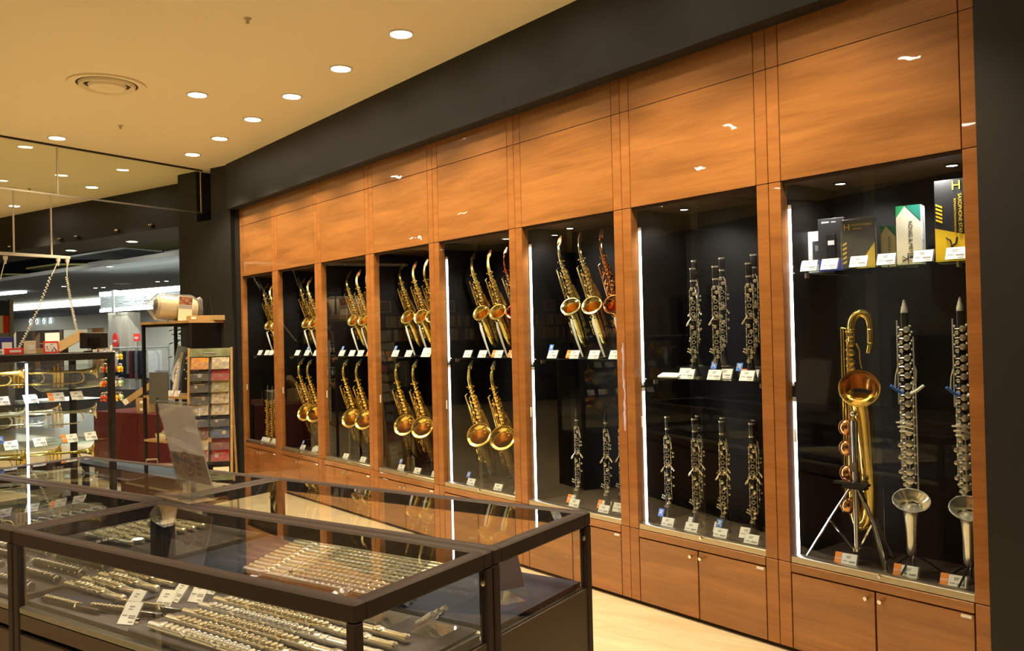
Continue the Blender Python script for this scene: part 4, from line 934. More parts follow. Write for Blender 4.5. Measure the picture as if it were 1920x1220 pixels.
# navy counter: leaflet on its stand
t = thing('leaflet_stand', 'grey leaflet on a clear stand in the navy counter', 'leaflet', MC @ T(-0.14, 0.27, 0.5905) @ RZ(math.radians(62)))
MB().box((-0.075, 0, 0.0), (0.075, 0.002, 0.16), RX(-0.45)).box((-0.04, -0.05, 0), (0.04, 0.08, 0.002)).obj('stand', ACRYL, t, False)
lf = MB().box((-0.07, -0.0015, 0.03), (0.07, 0, 0.158), RX(-0.45)).obj('leaflet', MATS['taupe_cloth'], t, False)
for j in range(5): KIT.put(MC @ T(-1.80-0.0*j, -0.46+0.09*j, 0.6055), 'black clarinet joint in the left front counter, right column, %s row' % ords[j], 'clarinet joints in the left front counter')
for j in range(5): KIT.put(MC @ T(-2.20-0.0*j, -0.46+0.09*j, 0.6055), 'black clarinet joint in the left front counter, left column, %s row' % ords[j], 'clarinet joints in the left front counter')
for j, x in enumerate((-2.0, -2.0, -2.0)):
    FL2.put(MC @ T(-2.74, -0.42+0.11*j, 0.605), 'silver flute at the left end of the left front counter, %s row' % ords[j], 'flutes in the left front counter')
# ------------------------------------------------------------------ tilted clear sign holder on the counter junction
t = thing('sign_holder', 'tall clear acrylic sign holder leaning on the counter junction', 'sign holder', MC @ T(-1.511, 0.118, ZC+0.0008) @ RZ(math.radians(-9)))
Mt = T(0, 0, 0.002) @ RX(math.radians(13.5)); Ls = 0.385; hw = 0.148
MB().box((-hw, -0.105, 0), (hw, 0, 0.003)).box((-hw, -0.0015, 0), (hw, 0.0008, Ls), Mt).box((-hw, 0.0042, 0.03), (hw, 0.0065, Ls), Mt).box((-hw, -0.0015, Ls), (hw, 0.0065, Ls+0.003), Mt).obj('acrylic_sheet', ACRYL, t, False)
MATS['poster'] = mat('pale_poster', (0.74, 0.71, 0.72), 0.6, var=0.08, vscale=9)
nt_ = MATS['poster'].node_tree; tl_ = nt_.nodes.new('ShaderNodeBsdfTranslucent'); tl_.inputs[0].default_value = (0.80, 0.77, 0.78, 1); mm_ = nt_.nodes.new('ShaderNodeMixShader'); mm_.inputs[0].default_value = 0.55
nt_.links.new(nt_.nodes['Principled BSDF'].outputs[0], mm_.inputs[1]); nt_.links.new(tl_.outputs[0], mm_.inputs[2]); nt_.links.new(mm_.outputs[0], nt_.nodes['Material Output'].inputs[0])
ps = MB().box((-hw+0.006, 0.0014, 0.055), (hw-0.006, 0.0036, Ls-0.012), Mt).obj('poster', MATS['poster'], t, False, 'pale greyish poster sheet')
pr_ = MB().box((-hw+0.007, 0.0007, 0.058), (hw-0.007, 0.0013, 0.175), Mt).obj('poster_lower_panel', mat('beige_print', (0.46, 0.35, 0.26), 0.6, var=0.1), ps, False)
m = MB().ring((-0.012, 0.0004, 0.118), (0, 1, 0), 0.044, 0.004, 28, 4, Mt @ Matrix.Diagonal((1, 0.12, 1.1, 1))).ring((-0.012, 0.004, 0.118), (0, 1, 0), 0.022, 0.006, 24, 4, Mt @ Matrix.Diagonal((1, 0.1, 1.1, 1)))
m.obj('poster_rings', mat('mauve_print', (0.27, 0.15, 0.19), 0.6), ps, False)
MB().disc((-0.098, 0.0004, 0.148), (0, 1, 0), 0.026, 0.001, 20, Mt).obj('poster_disc', mat('slate_print', (0.20, 0.20, 0.22), 0.6), ps, False)
m = MB()
for q, z in enumerate((0.155, 0.135, 0.112, 0.090)): m.box((0.055, 0.0, z), (0.055+0.05*(1-0.15*q), 0.0006, z+0.010), Mt)
m.obj('poster_text', MATS['mauve_print'], ps, False)

# ------------------------------------------------------------------ ceiling fittings
t = thing('air_vent', 'large round white air diffuser in the warm ceiling', 'air vent', MC @ T(-4.19, 1.38, H_CEIL))
MB().lathe([(0.255, 0), (0.255, -0.012), (0.235, -0.016), (0.20, -0.006), (0.20, 0)], 40, None, False).obj('rim', CEIL, t)
MB().lathe([(0.20, -0.0015), (0.085, -0.0015)], 40, None, False).obj('dark_gap', GROUT, t, False)
for r in (0.185,): MB().lathe([(r, -0.004), (r-0.006, -0.024), (r-0.012, -0.028), (r-0.035, -0.006), (r-0.035, -0.002)], 40, None, False).obj('cone_ring', CEIL, t)
MB().lathe([(0.125, -0.010), (0.115, -0.030), (0.0, -0.038)], 32, None, False).obj('centre_disc', CEIL, t)
for x, y, lb in ((-2.437, 1.17, 'tiny sprinkler head in the ceiling near the top of the frame'), (-5.168, 2.076, 'tiny sprinkler head in the ceiling near the glass barrier'), (-8.6, 3.05, 'tiny sprinkler head seen through the glass barrier')):
    t = thing('sprinkler', lb, 'sprinkler', MC @ T(x, y, H_CEIL))
    MB().lathe([(0.022, 0), (0.022, -0.004), (0.010, -0.006), (0.008, -0.022)], 16).obj('collar', STEEL, t)
    MB().lathe([(0.012, -0.026), (0.012, -0.028)], 12).rod((0.006, 0, -0.02), (0.006, 0, -0.028), 0.0015).rod((-0.006, 0, -0.02), (-0.006, 0, -0.028), 0.0015).obj('deflector', STEEL, t)
# hanging glass smoke barrier
XB = -6.25
t = thing('smoke_barrier', 'hanging glass smoke barrier below the ceiling with slim metal edges', 'glass barrier', MC @ T(XB, 0, 0))
for y0, y1 in ((-4.25, -1.05), (-1.045, 2.115), (2.125, 3.64)):
    MB().box((-0.004, y0, 2.80), (0.004, y1, H_CEIL-0.012)).obj('glass_pane', GLASSV, t, False)
MB().box((-0.015, -4.25, H_CEIL-0.014), (0.015, 3.65, H_CEIL)).obj('ceiling_rail', MATS['bronze_aluminium'], t, False)
MB().box((-0.007, -4.25, 2.788), (0.007, 3.65, 2.802)).obj('bottom_edge', STEEL, t, False)
for y in (2.12, 3.635): MB().box((-0.007, y-0.006, 2.80), (0.007, y+0.006, H_CEIL-0.012)).obj('joint_strip', STEEL, t, False)
# power track with coiled cords
t = thing('power_track', 'white suspended power track hanging on thin poles at the left', 'power track', MC @ T(-8.7, 0, 0))
MB().bbox((-0.02, 1.2, 2.470), (0.02, 3.56, 2.505), 0.003).obj('track', WHITEM, t)
for y in (2.915, 3.345, 1.6): MB().rod((0, y, 2.50), (0, y, H_CEIL-0.003), 0.010, 10).lathe([(0.05, H_CEIL-0.001), (0.05, H_CEIL-0.008), (0.012, H_CEIL-0.02)], 16, T(0, y, 0)).obj('pole', WHITEM, t)
def coil(p0, p1, p2, turns, R):
    p0, p1, p2 = map(Vector, (p0, p1, p2)); pts = [p0, p0.lerp(p1, 0.5)+Vector((0, 0, -0.01))]; n = turns*7
    for i in range(n+1):
        u = i/n; q = p1.lerp(p2, u); q.z -= 0.05*math.sin(PI*u); a = 2*PI*turns*u
        pts.append(q+Vector((R*math.cos(a), R*math.sin(a), 0)))
    return pts
for a, b, c_, lb, tn in (((0, 3.53, 2.44), (0, 3.515, 2.26), (0.0, 3.66, 1.47), 'white coiled cord hanging from the right end of the power track', 40),
                     ((0, 3.42, 2.44), (0, 3.33, 2.26), (0.25, 2.82, 1.40), 'white coiled cord slanting down left from the power track', 26),
                     ((0, 2.82, 2.43), (0, 2.76, 2.21), (0.1, 2.3, 1.5), 'white coiled cord at the left edge of the frame under the track', 26)):
    o = thing('coiled_cord', lb, 'cord', MC @ T(-8.7, 0, 0))
    MB().lathe([(0.024, 0.03), (0.024, 0), (0.014, -0.02), (0.008, -0.06)], 12, T(a[0], a[1], a[2])).obj('plug', WHITEM, o)
    MB().tube(coil(a, b, c_, tn, 0.013), 0.0048, 5).obj('cord', WHITEM, o)
# soffit lamps towards the mall
for x, y, lb in ((-10.29, 4.45, 'left round lamp in the black soffit facing the mall'), (-8.77, 4.42, 'right round lamp in the black soffit facing the mall')):
    DL.put(MC @ T(x, y, Z_SOF-0.001), lb)
for x, lb in ((-10.9, 'leftmost'), (-9.6, 'second'), (-9.2, 'third'), (-8.3, 'fourth'), (-7.6, 'rightmost')):
    o = thing('spotlight', 'tiny twin spotlight under the black bulkhead, %s' % lb, 'spotlight', MC @ T(x, 3.93, Z_SOF+0.05), 'small spotlights on the bulkhead')
    MB().box((-0.03, 0, -0.01), (0.03, 0.02, 0.01)).obj('bracket', BLACKM, o, False)
    MB().ball((-0.02, -0.015, 0.01), 0.012, 8).ball((0.02, -0.015, 0.01), 0.012, 8).obj('lamp_head', CHROME, o)

# ------------------------------------------------------------------ trumpet case at the back left
t = thing('trumpet_case', 'tall black-framed glass case of trumpets at the left edge', 'display case', MC @ T(-3.5, 0.12, 0))
y0, y1, x0, x1 = -0.86, 0.865, -0.47, 0.0
for x in (x0, x1-0.032):
    for y in (y0, y1-0.034): MB().bbox((x, y, 0), (x+0.032, y+0.034, 1.345), 0.003).obj('post', BLACKM, t)
MB().bbox((x0, y0, 1.343), (x1, y1, 1.388), 0.004).obj('top_board', BLACKM, t)
MB().box((x0+0.005, y0+0.005, 0.06), (x1-0.005, y1-0.005, 0.50)).obj('base_cabinet', BLACKL, t, False)
MB().box((x0+0.02, y0+0.02, 0), (x1-0.02, y1-0.02, 0.06)).obj('plinth', BLACKM, t, False)
MB().box((x0+0.03, y0+0.03, 0.501), (x1-0.03, y1-0.03, 0.512)).obj('display_floor', BLACKL, t, False)
for z in (1.107, 0.856, 0.64): MB().box((x0+0.034, y0+0.035, z-0.010), (x1-0.034, y1-0.036, z)).obj('glass_shelf', GLASSE, t, False)
MB().box((-0.012, y0+0.036, 0.51), (-0.007, 0.02, 1.34)).obj('glass_pane', GLASS, t, False)
MB().box((-0.020, -0.02, 0.51), (-0.015, y1-0.036, 1.34)).obj('glass_pane', GLASS, t, False)
MB().box((x0+0.034, y1-0.012, 0.51), (x1-0.034, y1-0.007, 1.34)).obj('side_glass', GLASS, t, False)
MB().box((-0.034, 0.350, 0.52), (-0.024, 0.358, 1.335)).obj('light_strip', LEDW, t, False)
MB().box((x0+0.01, y0+0.04, 0.52), (x0+0.014, y1-0.04, 1.34)).obj('back_glass', GLASS, t, False)
spot(t, 10, 150, WHITE, (-0.15, 0.3, 1.33), 0.8, 0.02); spot(t, 10, 150, WHITE, (-0.15, -0.3, 1.33), 0.8, 0.02)
def build_trumpet(m1=GOLD):
    t = thing('trumpet', '', 'trumpet')        # bell opening at +x end, axis along x
    prof = [(-0.48, 0.0055), (-0.30, 0.0065), (-0.18, 0.0085), (-0.10, 0.012), (-0.05, 0.019), (-0.02, 0.031), (-0.006, 0.048), (0.0, 0.060)]
    m = MB().tube([(x, 0, 0) for x, r in prof], [r for x, r in prof], 24, False).ring((0, 0, 0), (1, 0, 0), 0.060, 0.0022, 24, 6)
    bb = m.obj('bell', m1, t)
    MB().tube([(x+0.001, 0, 0) for x, r in prof[2:]], [r*0.96 for x, r in prof[2:]], 24, False).obj('bell_throat', BELLIN, bb)
    m = MB(); P, R = interp([(-0.40, 0, 0), (-0.455, 0, -0.004), (-0.487, 0, -0.028), (-0.487, 0, -0.060), (-0.455, 0, -0.086), (-0.40, 0, -0.09), (-0.20, 0.0, -0.09)], [0.0058]*7, 5); m.tube(P, R, 10)
    P, R = interp([(-0.56, 0.022, -0.008), (-0.30, 0.022, -0.008), (-0.13, 0.022, -0.008), (-0.098, 0.022, -0.028), (-0.09, 0.022, -0.05), (-0.11, 0.022, -0.08), (-0.16, 0.022, -0.09), (-0.24, 0.018, -0.09)], [0.0055]*8, 5); m.tube(P, R, 10)
    for k in range(3):
        x = -0.235-0.026*k; P, R = interp([(x, 0.012, -0.05), (x, 0.045, -0.05), (x, 0.055, -0.06), (x, 0.045, -0.072), (x, 0.012, -0.072)], [0.0052]*5, 4); m.tube(P, R, 8)
    m.ring((-0.33, 0.022, 0.006), (0, 1, 0), 0.010, 0.002).rod((-0.15, 0.022, -0.01), (-0.15, 0, -0.002), 0.003).rod((-0.38, 0.022, -0.01), (-0.38, 0, -0.002), 0.003)
    m.obj('tubing', m1, t)
    m = MB()
    for k in range(3):
        x = -0.235-0.026*k; m.lathe([(0.0105, -0.115), (0.0115, -0.110), (0.0115, -0.012), (0.0125, -0.010), (0.0125, 0.004), (0.008, 0.008), (0.003, 0.009), (0.003, 0.028), (0.0085, 0.029), (0.0085, 0.032)], 14, T(x, 0.011, 0))
    m.obj('valves', m1, t)
    MB().tube([(-0.56, 0.022, -0.008), (-0.60, 0.022, -0.008), (-0.625, 0.022, -0.008), (-0.63, 0.022, -0.008)], [0.005, 0.007, 0.013, 0.0135], 14).obj('mouthpiece', SILVER, t)
    return t
TR = Proto(lambda: build_trumpet()); TRS = Proto(lambda: build_trumpet(SILVG))
tr = [(1.275, -3.57, 0.91, TR, 'topmost row'), (1.280, -3.66, 0.53, TR, 'topmost row'), (1.277, -3.74, 0.76, TR, 'topmost row'), (1.28, -3.62, 0.12, TR, 'topmost row'),
      (1.032, -3.57, 0.90, TRS, 'middle row'), (1.038, -3.66, 0.53, TRS, 'middle row'), (1.038, -3.74, 0.77, TRS, 'middle row'), (1.038, -3.62, 0.12, TRS, 'middle row'),
      (0.790, -3.57, 0.88, TR, 'third row'), (0.790, -3.66, 0.53, TR, 'third row'), (0.79, -3.74, 0.77, TR, 'third row'), (0.79, -3.62, 0.12, TR, 'third row')]
wh = ['front right', 'middle', 'rear right', 'left']
for j, (z, x, y, pr, rw) in enumerate(tr):
    kk = 0.80; pr.put(MC @ T(x, y, z) @ RZ(math.radians(58)) @ Matrix.Scale(kk, 4), '%s trumpet lying bell right in the glass case, %s, %s' % ('gold' if pr is TR else 'pale brass', rw, wh[j % 4]), 'trumpets in the tall glass case')
    o = thing('trumpet_stand', 'clear stand under the %s trumpet, %s of the glass case' % (wh[j % 4], rw), 'stand', MC @ T(x-0.12, y-0.21, [1.1075, 0.8565, 0.6405][j//4]), 'clear trumpet stands')
    hh = z-[1.1075, 0.8565, 0.6405][j//4]-0.012
    MB().box((-0.02, -0.03, 0), (0.02, 0.03, 0.003)).obj('foot', ACRYL, o, False); MB().box((-0.002, -0.02, 0.003), (0.002, 0.02, hh)).obj('upright', ACRYL, o, False)
for z, L in ((1.108, ((0.36, 'c'), (0.51, 'c'), (0.66, 'n'), (0.78, 'c'), (0.18, 'c'))), (0.857, ((0.40, 'c'), (0.56, 'c'), (0.735, 'n'), (0.86, 'c'), (0.20, 'c')))):
    for j, (y, k) in enumerate(L):
        (CARD if k == 'c' else CARDN).put(MC @ T(-3.553, y, z) @ RZ(PI/2) @ RX(0.0), '%s on the %s shelf of the trumpet case, place %s' % ('white price card' if k == 'c' else 'NEW price card', 'top' if z > 1 else 'second', ('at the left end', 'left of the light strip', 'in the middle', 'at the right end', 'cut by the frame')[(1, 2, 3, 4, 0)[j] if j < 4 else 4] if False else ('left of centre', 'centre', 'right of centre', 'right end', 'cut by the frame')[j]), 'price cards in the trumpet case')
BTAG.put(MC @ T(-3.553, 0.345, 0.90) @ RZ(PI/2), 'blue tag with white mark in the trumpet case at the left edge')
rd = random.Random(31); prof = [(0.05, -0.34), (0.085, -0.30), (0.070, -0.15), (0.075, -0.06), (0.066, 0.01), (0.030, 0.035)]; vs = []; fs = []; n = 18
for r, z in prof:
    for k in range(n): a = 2*PI*k/n; q = r*(1+rd.uniform(-0.10, 0.10)); vs.append((z+rd.uniform(-0.006, 0.006), q*math.cos(a)*0.8, q*math.sin(a)-0.035))
for i in range(len(prof)-1):
    for k in range(n): fs.append((i*n+k, i*n+(k+1) % n, (i+1)*n+(k+1) % n, (i+1)*n+k))
o = thing('plastic_wrap', 'crumpled clear plastic bag round the rightmost trumpet of the topmost row', 'plastic bag', MC @ T(-3.57, 0.91, 1.275) @ RZ(math.radians(58)))
MB().add(vs, fs).obj('bag', PLASTIC, o, False)
# things on top of the trumpet case
ZT_ = 1.3885
o = thing('monitor', 'black monitor seen from behind on top of the trumpet case', 'monitor', MC @ T(-3.575, 0.895, ZT_) @ RZ(math.radians(90)))
MB().bbox((-0.085, -0.012, 0.022), (0.085, 0.008, 0.118), 0.004).obj('housing', BLACKM, o); MB().box((-0.04, -0.02, 0.045), (0.03, -0.012, 0.085)).obj('back_cover', BLACKL, o, False)
MB().bbox((-0.05, -0.03, 0), (0.05, 0.03, 0.008), 0.003).box((-0.012, -0.006, 0.008), (0.012, 0.006, 0.03)).obj('foot', BLACKM, o)
o = single('cardboard_flap', MB().bbox((-0.035, 0, 0), (0.035, 0.20, 0.004), 0.001), CARTON, 'slanted cardboard sheet propped beside the monitor', 'cardboard', MC @ T(-3.64, 0.70, ZT_+0.024) @ RX(math.radians(27)) @ RY(math.radians(38)), None, False)
o = thing('small_poster', 'small red-framed picture card standing on the trumpet case', 'picture card', MC @ T(-3.62, 0.665, ZT_) @ RZ(PI/2) @ RX(-0.15))
MB().box((-0.045, 0, 0), (0.045, 0.003, 0.072)).obj('card', REDP, o, False)
m = MB(); rd = random.Random(9)
m.box((-0.036, -0.001, 0.010), (0.036, 0, 0.060)); m.obj('picture', PAPER, o, False)
m = MB()
for k in range(26): m.disc((rd.uniform(-0.032, 0.032), -0.0015, rd.uniform(0.014, 0.056)), (0, -1, 0), rd.uniform(0.002, 0.005), 0.001, 8)
m.obj('picture_marks', mat('mixed_print', (0.35, 0.12, 0.22), 0.6, var=0.9, vscale=60), o, False)
for k, (y, w_, h_, mm, lb) in enumerate(((0.56, 0.05, 0.075, CREAMP, 'small cream box with printed label on the trumpet case'), (0.47, 0.09, 0.035, REDP, 'low red box on the trumpet case at the left'),
                             (0.50, 0.08, 0.10, NAVYP, 'blue packet behind the cream box on the trumpet case'), (0.36, 0.10, 0.03, PAPER, 'white booklet stack on the trumpet case at the left edge'), (0.76, 0.03, 0.05, MATS['mauve_print'] if 'mauve_print' in MATS else INKR, 'thin mauve booklet leaning right of the red picture card'), (0.62, 0.06, 0.03, BLACKM, 'black case lying behind the red picture card'))):
    xx = -3.64 if k not in (2, 5) else -3.80
    o = thing('small_box', lb, 'box', MC @ T(xx, y, ZT_) @ RZ(PI/2)); MB().bbox((-w_/2, 0, 0), (w_/2, 0.04, h_), 0.001).obj('box_body', mm, o, False)
    MB().box((-w_*0.35, -0.001, h_*0.3), (w_*0.35, 0, h_*0.7)).obj('printed_label', PAPER if mm is not PAPER else INK, o, False)
for j, y in enumerate((0.89, 0.93, 0.97)):
    o = single('small_tag', MB().box((-0.014, 0, 0), (0.014, 0.002, 0.016)), PAPER, 'tiny white tag at the front edge of the trumpet case top, %s' % ords[j], 'tag', MC @ T(-3.52, y-0.02, ZT_) @ RZ(PI/2), 'tiny tags on the trumpet case top', False)
o = thing('wood_tray', 'low brown wooden tray under the cardboard sheet on the trumpet case', 'tray', MC @ T(-3.79, 0.72, ZT_))
MB().box((-0.05, -0.10, 0), (0.05, 0.10, 0.004)).box((0.046, -0.10, 0.004), (0.05, 0.10, 0.03)).box((-0.05, -0.10, 0.004), (-0.046, 0.10, 0.03)).obj('tray_body', CARTON, o, False)

# ------------------------------------------------------------------ black shelving with wooden boards
t = thing('shelving_unit', 'black metal shelving unit with light wooden boards beside the column', 'shelf', MC @ T(-5.33, 2.735, 0))
hx, hy = 0.34, 0.165
for sx in (-1, 1):
    for sy in (-1, 1): MB().box((sx*hx-0.012, sy*hy-0.012, 0), (sx*hx+0.012, sy*hy+0.012, 1.60)).obj('post', BLACKM, t, False)
MB().box((-hx-0.015, -hy-0.02, 1.60), (hx+0.015, hy+0.012, 1.622)).obj('top_board', OAK, t, False)
MB().box((-hx, -hy, 1.575), (hx, -hy+0.014, 1.60)).box((hx-0.014, -hy, 1.575), (hx, hy, 1.60)).box((-hx, hy-0.014, 1.575), (hx, hy, 1.60)).obj('top_frame', BLACKM, t, False)
for z in (0.957, 0.56): MB().box((-hx, -hy-0.015, z-0.02), (hx-0.02, hy-0.012, z)).obj('board', OAK, t, False)
MB().box((hx-0.004, -hy+0.012, 0.75), (hx+0.004, hy-0.012, 1.575)).obj('side_panel', BLACKL, t, False)
t = thing('wrapped_roll', 'fluffy cream roll in clear wrapping on top of the shelving unit', 'wrapped roll', MC @ T(-5.44, 2.74, 1.625) @ RZ(math.radians(72)))
MATS['fluff'] = mat('cream_fluff', (0.48, 0.40, 0.26), 0.95, bump=0.8, bscale=50)
M = T(0, 0, 0.115) @ RY(PI/2+0.10)
MB().lathe([(0.080, -0.17), (0.098, -0.15), (0.106, 0.0), (0.112, 0.14), (0.095, 0.18)], 24, M).obj('roll', MATS['fluff'], t)
m = MB().lathe([(0.0, -0.176), (0.066, -0.174), (0.070, -0.168)], 24, M, False)
m.obj('dark_end', MATS['taupe_cloth'], t, False, 'dark spiral end of the roll')
m = MB()
for k in range(7):
    a = 2*PI*k/7; m.box((0.01, -0.006, 0), (0.07, 0.006, 0.003), M @ T(0, 0, -0.181) @ RZ(a))
m.obj('spiral', BLACKM, t, False)
rd = random.Random(4); prof = [(0.02, -0.25), (0.07, -0.21), (0.118, -0.16), (0.125, 0), (0.135, 0.13), (0.11, 0.19), (0.13, 0.215)]
m = MB(); n = 20; vs = []; fs = []
for r, z in prof:
    for k in range(n): a = 2*PI*k/n; q = r*(1+rd.uniform(-0.07, 0.07)); vs.append((min(q*math.cos(a), 0.114), q*math.sin(a), z+rd.uniform(-0.006, 0.006)))
for i in range(len(prof)-1):
    for k in range(n): fs.append((i*n+k, i*n+(k+1) % n, (i+1)*n+(k+1) % n, (i+1)*n+k))
m.add(vs, fs, M); m.obj('clear_wrapping', PLASTIC, t, False)
b = MB().box((-0.02, -0.142, 0.004), (0.10, -0.138, 0.225), RY(0.08)).obj('header_card', CREAMP, t, False)
MB().box((-0.018, -0.1435, 0.15), (0.098, -0.142, 0.222), RY(0.08)).obj('photo', mat('brown_photo', (0.25, 0.10, 0.06), 0.6, var=0.8, vscale=30), b, False)
MB().box((-0.018, -0.1435, 0.115), (0.098, -0.142, 0.145), RY(0.08)).obj('grey_band', INK, b, False)
o = thing('flat_box', 'flat tan cardboard box lying at the right end of the shelving top', 'box', MC @ T(-5.06, 2.79, 1.623) @ RZ(math.radians(50)))
MB().bbox((-0.16, -0.06, 0), (0.16, 0.06, 0.042), 0.002).obj('box_body', CARTON, o, False); MB().box((-0.12, -0.062, 0.012), (-0.08, -0.06, 0.032)).obj('label_sticker', PAPER, o, False)
o = thing('metal_easel', 'small black metal easel standing behind the tan box', 'easel', MC @ T(-5.12, 2.87, 1.6225))
MB().rod((0, 0, 0), (0.0, 0.0, 0.24), 0.006).rod((-0.06, 0.0, 0.0), (0, 0, 0.24), 0.005).rod((0.06, 0.0, 0.0), (0, 0, 0.24), 0.005).obj('frame', BLACKM, o)
ZH = 0.9575
o = thing('instrument_bag', 'black padded instrument bag standing on the shelving unit', 'bag', MC @ T(-5.25, 2.78, ZH) @ RX(0.05) @ RY(0.2))
MB().bbox((-0.09, -0.05, 0), (0.09, 0.05, 0.50), 0.03).obj('bag_body', RUBBER, o); MB().tube([(-0.05, -0.052, 0.30), (0, -0.09, 0.34), (0.05, -0.052, 0.30)], 0.008, 6).obj('handle', RUBBER, o)
o = thing('boxed_recorder', 'white toy wind instrument in a pale blue pack leaning on the shelving unit', 'wind instrument', MC @ T(-5.40, 2.66, ZH) @ RZ(0.3) @ RX(-0.10) @ RY(0.22))
MB().box((-0.06, 0.0, 0.13), (0.05, 0.012, 0.45)).obj('blue_pack', mat('pale_blue_card', (0.30, 0.42, 0.62), 0.5), o, False)
m = MB().tube([(0.05, -0.02, 0.0), (0.04, -0.02, 0.10), (0.03, -0.02, 0.22), (0.03, -0.02, 0.40)], [0.028, 0.026, 0.018, 0.015], 14)
for z in (0.18, 0.22, 0.26, 0.30, 0.34): m.disc((0.03, -0.042, z), (0, -1, 0), 0.011, 0.006, 10)
m.tube([(0.0, -0.02, 0.12), (-0.01, -0.03, 0.2), (0.01, -0.03, 0.33)], 0.008, 8)
m.obj('white_body', PAPER, o)
o = thing('leaf_ornament', 'dark sprig with small white buds behind the white toy instrument', 'sprig', MC @ T(-5.14, 2.66, ZH))
m = MB(); rd = random.Random(2)
for k in range(4): m.tube([(0, 0, 0), (rd.uniform(-.02, .02), 0, 0.15), (rd.uniform(-.04, .04), 0, 0.34)], 0.004, 5)
m.obj('stems', RUBBER, o)
m = MB()
for k in range(30): m.ball((rd.uniform(-0.04, 0.04), rd.uniform(-0.02, 0.02), rd.uniform(0.12, 0.36)), 0.006, 6)
m.obj('buds', PEARL, o)
for j, x in enumerate((-5.55, -5.43, -5.30, -5.2)):
    CARD.put(MC @ T(x, 2.565, ZH), 'small white price card on the middle board of the shelving unit, %s' % ords[j], 'price cards on the shelving unit')
for j, (x, mm) in enumerate(((-5.58, MATS['pale_blue_card']), (-5.47, CREAMP))):
    o = single('toy_boat', MB().prism([(-0.09, 0.04), (-0.06, 0), (0.06, 0), (0.09, 0.04)], -0.03, 0.03).prism([(-0.04, 0.045), (0.05, 0.045), (0.05, 0.12)], -0.002, 0.002), [CREAMP], 'small cream tray with folded cloth on the lower board, %s' % ('left', 'right')[j], 'tray', MC @ T(x+0.02, 2.68-0.07*j, 0.561), None, False)
o = thing('brown_case', 'brown hard case on the floor in front of the shelving unit', 'case', MC @ T(-4.78, 2.05, 0) @ RZ(0.7))
MB().bbox((-0.22, -0.08, 0.0), (0.22, 0.08, 0.46), 0.02).obj('case_body', mat('brown_leather', (0.10, 0.04, 0.02), 0.5), o)
MB().tube([(-0.05, 0, 0.455), (-0.04, 0, 0.50), (0.04, 0, 0.50), (0.05, 0, 0.455)], 0.008, 8).obj('handle', STEEL, o)

# ------------------------------------------------------------------ magazine rack
MRK = MC @ T(-4.53, 2.40, 0) @ RZ(math.radians(42))
t = thing('magazine_rack', 'wooden and clear acrylic magazine rack standing before the black column', 'rack', MRK)
LEAN_ = RX(math.radians(-6))
for s in (-1, 1): MB().box((s*0.172-0.007, -0.02, 0), (s*0.172+0.007, 0.02, 1.39), LEAN_).obj('side_rail', OAK, t, False)
MB().box((-0.165, 0.012, 0.42), (0.165, 0.018, 1.385), LEAN_).obj('back_board', ACRYL, t, False)
hdp = MB().box((-0.165, 0.002, 1.315), (0.165, 0.011, 1.385), LEAN_).obj('header', mat('green_header', (0.20, 0.22, 0.12), 0.5, var=0.4, vscale=10), t, False)
MB().box((-0.05, -0.001, 1.343), (0.05, 0.0015, 1.353), LEAN_).obj('header_text', INK, hdp, False)
MB().box((-0.165, -0.02, 0.16), (0.165, 0.02, 0.19), LEAN_).box((-0.165, -0.02, 0.30), (0.165, 0.02, 0.325), LEAN_).obj('cross_bar', OAK, t, False)
for s in (-1, 1): MB().box((s*0.172-0.007, 0.0, 0), (s*0.172+0.007, 0.02, 1.1), T(0, 0.30, 0) @ RX(math.radians(10))).obj('rear_leg', OAK, t, False)
cm = {}
def pm(name, c, v=0.5):
    if name not in cm: cm[name] = mat(name, tuple(q*0.72 for q in c) if 'cover' in name else c, 0.4, var=v, vscale=35)
    return cm[name]
BRPR = mat('brown_print', (0.22, 0.12, 0.07), 0.5); GOLDPR = mat('gold_print', (0.40, 0.32, 0.16), 0.5)
covers = [[('orange patterned', (0.75, 0.30, 0.05)), ('cream', (0.62, 0.52, 0.36))], [('dark brown', (0.04, 0.03, 0.03)), ('red', (0.40, 0.03, 0.03))], [('deep brown', (0.06, 0.035, 0.03)), ('olive yellow', (0.40, 0.34, 0.12))],
          [('black', (0.03, 0.03, 0.03)), ('pale beige', (0.62, 0.50, 0.34))], [('white and black', (0.55, 0.48, 0.38)), ('plain cream', (0.66, 0.54, 0.38))], [('navy', (0.03, 0.035, 0.10)), ('charcoal', (0.04, 0.04, 0.045))],
          [('rust brown', (0.16, 0.05, 0.03)), ('blue', (0.06, 0.10, 0.26))], [('light cream', (0.64, 0.54, 0.34)), ('dark red', (0.20, 0.04, 0.04))], [('pink and white', (0.55, 0.25, 0.25)), ('bright red', (0.50, 0.04, 0.03))]]
